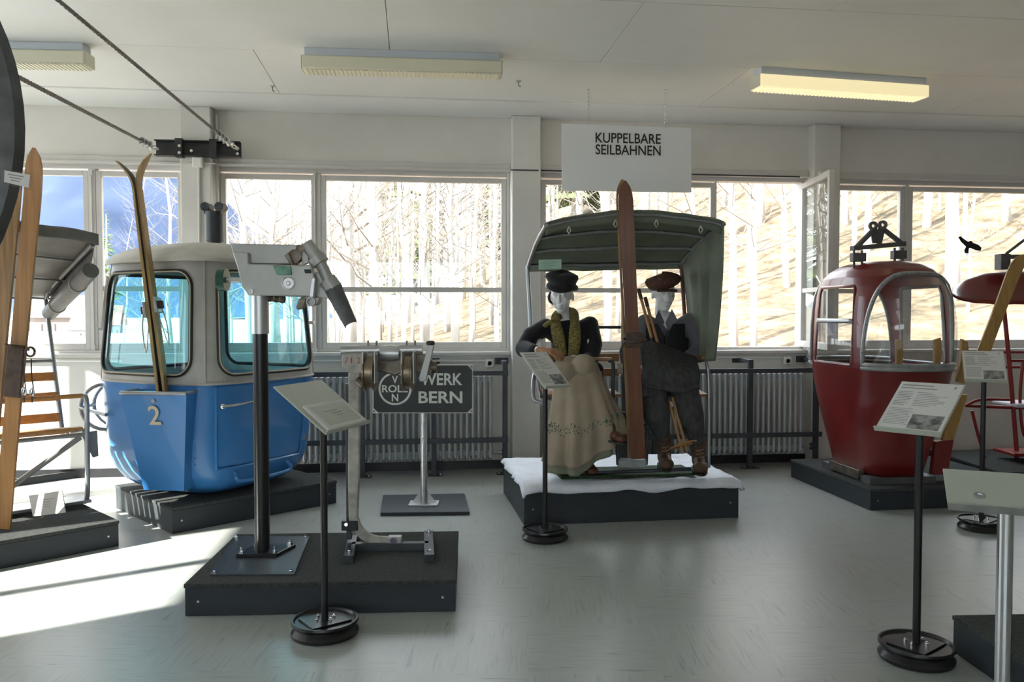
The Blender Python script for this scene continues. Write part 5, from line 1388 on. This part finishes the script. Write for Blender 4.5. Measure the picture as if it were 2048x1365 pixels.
# skirt
linen = linen_mat()
def skirt(th, v, grow=1.0, hem=0.0):
    """th angle (0 = right, 90 = towards camera), v 0 waist .. 1 hem"""
    ca, sa = math.cos(th), math.sin(th)
    keys = [(0, W(1158, 752, 6.07), .165, .15), (.16, W(1152, 745, 5.82), .175, .16), (.28, W(1154, 746, 5.64), .155, .145), (.45, W(1160, 790, 5.57), .185, .165), (.72, W(1165, 860, 5.56), .230, .19), (1, W(1163, 926, 5.57), .250, .20)]
    for (v0, c0, a0, b0_), (v1, c1, a1, b1_) in zip(keys[:-1], keys[1:]):
        if v <= v1 or v1 == 1:
            t = min(1, (v - v0) / (v1 - v0)); c = c0.lerp(c1, t); rx = a0 + (a1 - a0) * t; ry = b0_ + (b1_ - b0_) * t; break
    fold = 1 + max(0, v - .25) * .26 * (math.sin(th * 7 + 1.0 + v * .8) * .6 + math.sin(th * 13 + 2.0) * .4)
    rx, ry = rx * fold * grow, ry * fold * grow
    p = c + RIGHT * ca * rx - FWD * sa * ry
    if v < .28: p += UP * sa * .05 * (1 - v / .28)
    p += UP * (.17 * max(0, ca + .15) * max(0, v - .45) / .55)     # hem lifted by the crossed leg
    p += RIGHT * max(0, ca) * .03 * v
    return p + UP * hem * v
b = MB()
b.limb([W(1158, 762, 6.08), W(1135, 745, 5.72), kr + FWD * .0, W(1132, 800, 5.55)], [.15, .115, .088, .075], 16)
b.limb([W(1165, 760, 6.08), W(1166, 738, 5.75), kl, W(1178, 768, 5.55)], [.15, .105, .082, .074], 16)
fused(b, .010, 'skirt_lap', linen, wo, 5)
kn = MB().grid(lambda a, v: skirt(2 * math.pi * a, v), 120, 50)
sk_o = kn.build('skirt', linen, wo, solid=.006, angle=180)
MB().grid(lambda a, v: skirt(2 * math.pi * a, .55 + .45 * v, .90, -.055), 80, 20).build('underskirt', mat('grey_green_lining', (.20, .21, .15), .85), wo, solid=.005, angle=180)
emb = MB(); rnd = random.Random(3)
for i in range(150):
    a = rnd.uniform(math.pi * .02, math.pi * .98); v = .70 + rnd.uniform(-.035, .035) + .02 * math.sin(a * 9)
    p = skirt(a, v); q_ = skirt(a + rnd.uniform(-.03, .03), v + rnd.uniform(-.016, .016)); n = -FWD * .004 + RIGHT * math.cos(a) * .004
    emb.tube([p + n, (p + q_) / 2 + n + UP * .004, q_ + n], .0028, 4)
eo = emb.build('embroidery', mat('green_thread', (.05, .12, .09), .8), sk_o); eo['kind'] = 'stuff'
shoem = mat('brown_shoe_leather', (.10, .032, .016), .4, var=.3, scale=12)
def shoe(name, heel, toe, parent, m, up=None, h=.075, w=.042, boot=0.0):
    d = (toe - heel); L = d.length; d.normalize(); s = d.cross(UP).normalized(); u = s.cross(d)
    b = MB()
    b.ball(heel + d * L * .16, (L * .20, w * .92, h * .55), 16, (d, s, u)); b.ball(heel + d * L * .5, (L * .36, w * .9, h * .46), 16, (d, s, u)); b.ball(heel + d * L * .80 - u * h * .08, (L * .22, w * 1.05, h * .40), 16, (d, s, u))
    b.limb([heel + d * L * .2, heel + d * L * .2 + UP * (h * .6 + boot)], [w * .95, w * .98], 14)
    o = fused(b, .006, name, m, parent, 4)
    sb = MB(); rings = []
    for z in (-h * .52, -h * .36):
        rings.append([heel + d * (L * .5 + math.cos(a * math.pi / 12) * L * .53) + s * math.sin(a * math.pi / 12) * w * 1.08 + u * z for a in range(24)])
    sb.rings(rings).build('sole', rubber, o)
    return o
shoe('shoe', W(1212, 868, 5.46), W(1250, 878, 5.32), wo, shoem)
shoe('shoe', W(1166, 922, 5.58), W(1190, 944, 5.46), wo, shoem)

# --- man
mroot = W(1335, 790, 6.0)
mn = thing('person', 'white mannequin in tweed cap, dark waistcoat and grey knickerbockers', 'person', mroot)
hc = W(1327, 588, 6.05); b = MB(); HQ, HA = head(b, hc, R(8), R(6), 1.08)
neck0 = W(1331, 640, 6.12); b.limb([HQ(0, -.02, -.06), HQ(0, -.03, -.13), neck0], [.052, .050, .06], 16)
shl, shr = W(1291, 648, 6.1), W(1380, 645, 6.12); chest = W(1335, 690, 6.12); waist = W(1336, 745, 6.12); pel = W(1336, 780, 6.1)
b.limb([neck0, chest, waist, pel], [.07, .12, .11, .13], 18); b.limb([shl, chest, shr], [.06, .09, .06], 14)
ell, wrl = W(1283, 712, 6.0), W(1315, 735, 5.72); elr, wrr = W(1396, 706, 6.0), W(1350, 730, 5.76)
b.limb([shl, ell, wrl], [.05, .042, .028]); b.limb([shr, elr, wrr], [.05, .042, .028])
hand(b, wrl, RIGHT + FWD * -.2, UP, 1.1, .7, 1); hand(b, wrr, -RIGHT + FWD * -.2, UP, 1.1, .7, -1)
kl, kr = W(1306, 775, 5.62), W(1368, 775, 5.62); anl, anr = W(1326, 882, 5.66), W(1393, 892, 5.66)
b.limb([pel - RIGHT * .08, kl, anl], [.085, .06, .04]); b.limb([pel + RIGHT * .08, kr, anr], [.085, .06, .04])
fused(b, .0062, 'body', mannq, mn, 5)
shirtm = mat('grey_shirt', (.15, .15, .17), .85, var=.1, scale=60)
b = MB(); b.limb([neck0 - UP * .045, chest, waist], [.075, .135, .125], 20); b.limb([shl, chest + UP * .03, shr], [.074, .115, .074], 16)
b.limb([shl, W(1283, 680, 6.05), ell, wrl], [.072, .066, .064, .046], 14); b.limb([shr, W(1395, 672, 6.07), elr, W(1360, 728, 5.80)], [.072, .070, .068, .048], 14)
sh_o = fused(b, .010, 'shirt', shirtm, mn, 5)
for s_, pts in ((-1, [(1318, 620), (1308, 642), (1322, 660), (1329, 645)]), (1, [(1344, 618), (1356, 642), (1336, 662), (1331, 646)])):
    MB().prism([W(x, y, 5.975 if i in (1, 2) else 6.03) for i, (x, y) in enumerate(pts)], FWD * .006).build('collar', shirtm, sh_o, bevel=.002)
# waistcoat: shell over the chest with a V neck
def vest(side):
    def fn(u, v):
        z_ = 648 + 112 * v
        inner = 1331 + side * (15 * max(0, 1 - v / .24) ** 1.0 + 1)
        outer = 1331 + side * (47 - 6 * min(1, v * 2) + 4 * v)
        if v < .25: outer = 1331 + side * (38 + 18 * (.25 - v) * 0)
        x = inner + (outer - inner) * u
        r_ = abs(x - 1333) / 55
        return W(x, z_, 6.125 - .158 * math.sqrt(max(.02, 1 - r_ * r_)) - .028)
    return fn
vm = mat('black_waistcoat', (.012, .012, .015), .85, var=.3, scale=40)
for s_ in (-1, 1): MB().grid(vest(s_), 14, 22).build('waistcoat_front', vm, mn, solid=.012, angle=180)
for k in range(3): MB().ball(W(1332, 700 + 14 * k, 5.945), .007, 8).build('button', rubber, mn)
# cap
hr, hf, hu = HA
tweed = mat('brown_tweed', (.10, .045, .03), .95, var=.4, scale=70, bump=.3)
rings = []; hcen = HQ(0, -.005, .045)
for r_, z, fy in ((.084, -.005, 0), (.104, .008, .0), (.122, .032, .006), (.128, .052, .004), (.112, .074, -.004), (.07, .088, -.01), (.02, .093, -.012), (.002, .093, -.012)):
    rings.append([hcen + hr * (math.cos(a * math.pi / 16) * r_ * 1.03 + .012 * z / .09) + hf * (math.sin(a * math.pi / 16) * r_ * 1.08 + fy) + hu * (z - .022 * math.cos(a * math.pi / 16)) for a in range(32)])
cp = MB().rings(rings).build('cap', tweed, mn, angle=180)
MB().grid(lambda u, v: hcen + hr * (-.075 + .15 * u) + hf * (.085 + .055 * v * math.sin(math.pi * u) ** .6) - hu * (.006 + .012 * v + .018 * abs(u - .5)) , 16, 5).build('peak', tweed, cp, solid=.008)
for k in (-1, 0, 1):
    MB().tube([hcen + hr * (.03 * k + .025 * j - .05) + hf * (.128 - .03 * abs(j - 2) * .5) + hu * (.020 + .013 * j) for j in range(5)], .002, 4).build('check_line', mat('tan_thread', (.35, .24, .14), .8), cp)
# coat lying over the lap
wool = mat('grey_wool', (.055, .056, .056), .95, var=.35, scale=45, stretch=(1, 1, .3), bump=.3, bscale=120)
def coat(u, v):
    top = [W(1278, 688, 5.72), W(1310, 682, 5.74), W(1348, 700, 5.80), W(1388, 714, 5.86)]; bot = [W(1284, 772, 5.50), W(1318, 780, 5.47), W(1360, 786, 5.47), W(1400, 778, 5.52)]
    k = u * 3; i = min(2, int(k)); t = k - i
    p = top[i].lerp(top[i + 1], t).lerp(bot[i].lerp(bot[i + 1], t), v)
    return p - FWD * .10 * math.sin(math.pi * min(1, v * 1.15)) * .8 + FWD * .012 * math.sin(u * 12 + v * 3) * v
MB().grid(coat, 36, 24).build('lap_coat', wool, mn, solid=.016, angle=180)
MB().grid(lambda u, v: W(1283 + 28 * u, 762 + 32 * v, 5.56 - .02 * math.sin(math.pi * u)), 8, 8).build('coat_corner', wool, mn, solid=.012)
b = MB(); b.limb([pel - RIGHT * .08, kl, W(1313, 830, 5.60), W(1322, 862, 5.62)], [.115, .098, .095, .062], 16); b.limb([pel + RIGHT * .08, kr, W(1380, 830, 5.60), W(1392, 872, 5.62)], [.115, .098, .095, .062], 16); b.ball(pel, (.17, .14, .1), 16, (RIGHT, FWD, UP))
fused(b, .011, 'knickerbockers', wool, mn, 5)
sockm = mat('knitted_socks', (.075, .055, .04), .95, var=.35, scale=50, bump=.5, bscale=90)
b = MB(); b.limb([W(1322, 856, 5.63), W(1326, 878, 5.65), W(1328, 900, 5.66)], [.058, .052, .05], 14); fused(b, .008, 'sock', sockm, mn, 3)
b = MB(); b.limb([W(1391, 866, 5.63), W(1394, 888, 5.65), W(1396, 908, 5.66)], [.056, .052, .05], 14); fused(b, .008, 'sock', sockm, mn, 3)
bootm = mat('worn_boot_leather', (.085, .045, .025), .5, var=.4, scale=16)
for hx_, hy_, tx_, ty_ in ((1327, 912, 1334, 930), (1396, 918, 1402, 938)):
    bt_ = shoe('boot', W(hx_, hy_, 5.70), W(tx_, ty_, 5.44), mn, bootm, h=.10, w=.05, boot=.07)
    lc = MB()
    for k in range(5):
        c = W(hx_ + 3 + k * .6, hy_ - 24 + 7 * k, 5.615 - .018 * k); lc.tube([c - RIGHT * .026 - UP * .006, c - FWD * .012, c + RIGHT * .026 + UP * .006], .003, 5)
    lo = lc.build('laces', mat('tan_thread', (.35, .24, .14), .8), bt_); lo['kind'] = 'stuff'
# two wooden ski poles leaning on the man
cane = mat('bamboo_cane', (.40, .20, .07), .4, var=.2, scale=12)
for (x0, y0), (x1, y1), lab in (((1278, 582), (1366, 908), 'bamboo ski pole leaning on the man, left of the two'), ((1291, 598), (1374, 902), 'bamboo ski pole leaning on the man, right of the two')):
    a, b_ = W(x0, y0, 5.82), W(x1, y1, 5.50); t = (b_ - a)
    po = thing('ski_pole', lab, 'ski pole', b_, 'bamboo ski poles')
    MB().tube([a, b_], [.011, .009], 10).build('shaft', cane, po)
    MB().tube([a - t * .01, a + t * .055], .0135, 10).build('grip', leather, po)
    MB().tube([a + t * .30, a + t * .33], .013, 10).build('joint_ring', rubber, po); MB().tube([a + t * .62, a + t * .66], .013, 10).build('joint_ring', rubber, po)
    c = a + t * .955; n = t.normalized(); s = n.cross(FWD).normalized(); f_ = s.cross(n)
    bk = MB().tube(arc(c, .075, 0, 360, 24, s, f_), .006, 6).build('basket_ring', cane, po)
    for ang in (0, 90): MB().tube([c - (s * math.cos(R(ang)) + f_ * math.sin(R(ang))) * .075, c + (s * math.cos(R(ang)) + f_ * math.sin(R(ang))) * .075], .004, 6).build('basket_strap', leather, bk)

# ---------------------------------------------------------------- red cabin
nc = PZ(1740, 1022); lc = PZ(1581, 954); vv = (lc - nc).normalized(); uu = Vector((vv.y, -vv.x, 0))
plat_red, frd, wrd = platform(nc, nc + uu * 1.30, 1.22, .152, 'low slate platform under the red cabin')
redm = mat('dark_red_enamel', (.175, .012, .012), .30, coat=.4, var=.18, scale=3)
acryl = glass('clear_acrylic', (.93, .95, .95), .10)
alu = mat('dull_aluminium_strip', (.42, .43, .43), .4, metal=.7, var=.15, scale=15)
hang = mat('grey_hanger_paint', (.10, .10, .105), .5, var=.2, scale=10)
rc = C(2.82, 6.35)
rang = math.atan2(uu.y, uu.x)
rz0 = .20
rprof = [(rz0, .60), (rz0 + .02, .64), (.32, .69), (.45, .76), (.60, .84), (.75, .91), (.90, .965), (1.0, 1.0), (1.05, 1.0), (1.15, .995), (1.30, .985), (1.42, .965), (1.52, .94), (1.60, .90), (1.67, .84), (1.72, .74), (1.76, .60), (1.785, .44), (1.797, .25), (1.80, .02)]
rb_ = Cabin(rc, rang, .385, .585, 2.9, rprof)
# plan sides: u 0..1 = +x (right), 1..2 = back, 2..3 = left (open door), 3..4 = front (towards camera)
red = thing('red_gondola', 'small red gondola cabin with a clear acrylic bubble window', 'gondola', Vector((rc.x, rc.y, .152)))
zs = [rz0, rz0 + .02, .32, .38, .45, .52, .60, .68, .75, .83, .90, .95, 1.0]
lo_ = MB().rings([rb_.ring(z) for z in zs], caps=False); lo_.f.append(tuple(range(95, -1, -1))); lo_.build('lower_body', redm, red, angle=60)
MB().rings([rb_.ring(.50, off=-.02), rb_.ring(.50, off=-.02, k=.02)], caps=False).build('inner_floor', hang, red)
DOORS = [(2.11, 2.89, 1.02, 1.60, .03, .05), (.11, .89, 1.02, 1.60, .03, .05)]
ARCHES = (3.5, 1.5)                       # a bubble at the front and one at the back
def arch(x): return 1.03 + .655 * max(0.0, 1 - abs(x) ** 3.6) ** .5
def keepr(a, c):
    u = 4 * a; z = 1.0 + .80 * c
    for m_ in ARCHES:
        if abs(u - m_) < .475 and 1.03 < z < arch((u - m_) / .475): return False
    return not any(in_rr(u, z, *w[:4], w[4], w[5]) for w in DOORS)
MB().grid(lambda a, c: rb_.S(4 * a, 1.0 + .80 * c), 360, 100, keepr).build('upper_shell', redm, red, angle=60)
def arch_path(m_, off, n=64):
    xs_ = [-math.cos(math.pi * i / n) for i in range(n + 1)]
    return [rb_.S(m_ + .475 * x, arch(x), off) for x in xs_] + [rb_.S(m_ + .475 * (1 - 2 * i / 40), 1.03, off) for i in range(1, 40)]
for m_ in ARCHES:
    rim_o = MB().tube(arch_path(m_, .006), .016, 8, closed=True).build('bubble_rim', alu, red)
    for i in range(2, 62, 5): MB().ball(arch_path(m_, .021)[i], .005, 6).build('rim_screw', hang, rim_o)
    MB().grid(lambda a, c: rb_.S(m_ + .475 * (2 * a - 1), 1.03 + (arch(2 * a - 1) - 1.03) * c, .012 + .05 * math.sin(math.pi * c) * math.sin(math.pi * a)), 60, 24).build('bubble_pane', acryl, red, angle=180)
    MB().tube([rb_.S(m_ - .48 + .96 * i / 20, 1.005, .008) for i in range(21)], .017, 8).build('sill_strip', alu, red)
for k, w in enumerate(DOORS):
    MB().tube(rb_.loop(*w[:4], w[5], .0, ru=w[4]), .012, 6, closed=True).build('door_rim', redm if k == 0 else alu, red)
MB().grid(lambda a, c: rb_.S(2.115 + .77 * a, 1.325 + .035 * c, .004), 12, 2).build('glass_bar', alu, red, solid=.01)
rb_.patch(MB(), 2.115, 2.885, 1.025, 1.325, -.004, 16, 6).build('half_pane', acryl, red, angle=180)
# bench, red posts on the inside
MB().box(rc + UP * .90, (.62, .30, .04), (uu, vv, UP)).build('bench', seatw, red, bevel=.006)
# skid plank under the door side and base pads
a, b_ = rb_.S(2.10, rz0 + .05, .02), rb_.S(2.95, rz0 + .05, .02)
a.z = b_.z = .20
MB().bar(a, b_, .05, .07).build('skid', dirty, red, bevel=.004)
MB().box(rc + UP * .176, (.52, .70, .048), (uu, vv, UP)).build('base_pad', hang, red, smooth=False)
# roof hanger
HRD = depth(rc)
def RH(px, py, d=0.0): return W(px, py, HRD + d)
for px, py, d in ((1716, 515, -.1), (1797, 510, .05)):
    MB().box(RH(px, py, d), (.10, .07, .065), (RIGHT, FWD, UP)).build('hanger_mount', hang, red, bevel=.004)
    for s_ in (-.03, .03): MB().cyl(RH(px, py + 26, d) + RIGHT * s_, RH(px, py - 14, d) + RIGHT * s_, .009, 8).build('mount_bolt', hang, red)
MB().bar(RH(1704, 497, -.1), RH(1808, 488, .05), .05, .035).build('hanger_beam', hang, red, bevel=.003)
MB().bar(RH(1712, 496, -.1), RH(1745, 462, .0), .03, .03).build('hanger_strut', hang, red, bevel=.003)
MB().bar(RH(1766, 458, .0), RH(1804, 488, .05), .03, .03).build('hanger_strut', hang, red, bevel=.003)
for (x0, y0), (x1, y1) in (((1746, 452), (1752, 486)), ((1765, 450), (1756, 488))):
    a, b_ = RH(x0, y0), RH(x1, y1); MB().bar(a.lerp(b_, .14), b_, .012, .055).build('eye_plate', hang, red, bevel=.002)
    MB().lathe([(.014, -.012), (.034, -.012), (.034, .012), (.014, .012), (.014, -.012)], 20, a, FWD, caps=False).build('eye_ring', hang, red)
# wooden ski guards on the outside
guard = mat('yellow_ash_wood', (.46, .27, .085), .45, var=.15, scale=6, stretch=(6, 6, .6))
DG = HRD - .50
for pts in ([(1793, 680), (1801, 678), (1806, 700), (1806, 802), (1797, 803), (1794, 730)], [(1870, 680), (1882, 676), (1884, 700), (1878, 768), (1864, 762), (1870, 720)], [(1924, 678), (1936, 684), (1940, 720), (1930, 768), (1914, 764), (1922, 720)]):
    MB().prism([W(x, y, DG + (.0 if x < 1840 else .12 if x < 1900 else .3)) for x, y in pts], FWD * .03).build('ski_guard', guard, red, bevel=.003)
MB().prism([W(x, y, DG + .28) for x, y in ((1910, 790), (1936, 790), (1905, 890), (1884, 886))], FWD * .03).build('ski_guard', guard, red, bevel=.003)
MB().prism([W(x, y, DG + .27) for x, y in ((1872, 884), (1908, 880), (1896, 950), (1864, 950))], FWD * .05).build('guard_foot', redm, red, bevel=.003)

# ---------------------------------------------------------------- red chair at the right edge
p0 = PZ(2003, 985); plat_rc, frc, _ = platform(p0, p0 + C(1.0, .02) * 1.5, 1.05, .155, 'slate platform under the red chair at the right edge')
rcx = W(2075, 700, 6.95)
rch = thing('red_chairlift', 'red single chair with curved red hood at the right edge', 'chairlift chair', Vector((rcx.x, rcx.y, .155)))
DR = 6.95
def RC(px, py, d=0.0): return W(px, py, DR + d)
redt = mat('red_tube_paint', (.24, .012, .012), .35, coat=.2)
hood = [(1904, 577), (1930, 560), (1970, 548), (2030, 544), (2100, 546), (2170, 556), (2225, 578)]
def hd(u, v):
    k = u * (len(hood) - 1); i = min(len(hood) - 2, int(k)); t = k - i
    x = hood[i][0] + (hood[i + 1][0] - hood[i][0]) * t; y = hood[i][1] + (hood[i + 1][1] - hood[i][1]) * t
    drop = 52 * math.sin(math.pi * u) ** .8 + 12
    return RC(x, y + drop * max(0, v - .45) / .55, .30 - .55 * v)
MB().grid(hd, 40, 14).build('hood', redm, rch, solid=.012, angle=180)
MB().box(RC(2005, 524, .0), (.08, .10, .13), (RIGHT, FWD, UP)).build('hanger_mount', hang, rch, bevel=.004)
MB().bar(RC(2002, 514), RC(2110, 514), .04, .035).build('hanger_beam', hang, rch, bevel=.003)
MB().bar(RC(2012, 508), RC(2062, 470), .02, .02).build('hanger_strut', hang, rch, bevel=.003)
for pts, r_ in (([(2006, 600), (2018, 720), (2030, 860), (2034, 917)], .018), ([(2150, 600), (2160, 760), (2168, 917)], .018), ([(1944, 822), (1956, 870), (1970, 917)], .013), ([(2046, 722), (2040, 800), (2048, 870), (2070, 880)], .013), ([(2020, 722), (2180, 724)], .013), ([(1932, 812), (2180, 822)], .014), ([(1932, 812), (1960, 800), (2020, 800)], .012)):
    MB().tube(spline([RC(x, y) for x, y in pts], 4), r_, 10).build('frame_tube', redt, rch)
MB().box(RC(2060, 808, .1), (.45, .36, .03), (RIGHT, FWD, UP)).build('seat_pad', mat('white_seat_pad', (.62, .62, .68), .7), rch, bevel=.01)
MB().box(RC(2080, 905, .0), (.62, .30, .025), (RIGHT, FWD, UP)).build('footrest', redt, rch, bevel=.004)
for py in (705, 735): MB().bar(RC(1955, py, .25), RC(2190, py, .25), .016, .02).build('back_bar', redt, rch)
ski('wooden_ski', W(1955, 735, 6.5), W(2040, 512, 6.62), RIGHT, .105, .022, 'pale wooden ski leaning on the red chair at the right edge', guard, None, None, tip=.2, curl=-.05)
# bird silhouette stuck on the rightmost pane
pts = [(1916, 474), (1921, 473), (1936, 484), (1942, 481), (1946, 486), (1957, 490), (1963, 496), (1961, 502), (1952, 501), (1942, 497), (1938, 497), (1937, 507), (1930, 507), (1928, 501), (1932, 494), (1922, 484)]
q = [PY(x, y, YG + .0215) for x, y in pts]
bd_ = MB().prism(q, Vector((0, -.0012, 0))).build('bird_decal', ink, None, False, loc=sum(q, Vector()) / len(q)); tag(bd_, 'black bird silhouette sticker on the rightmost window pane', 'sticker')
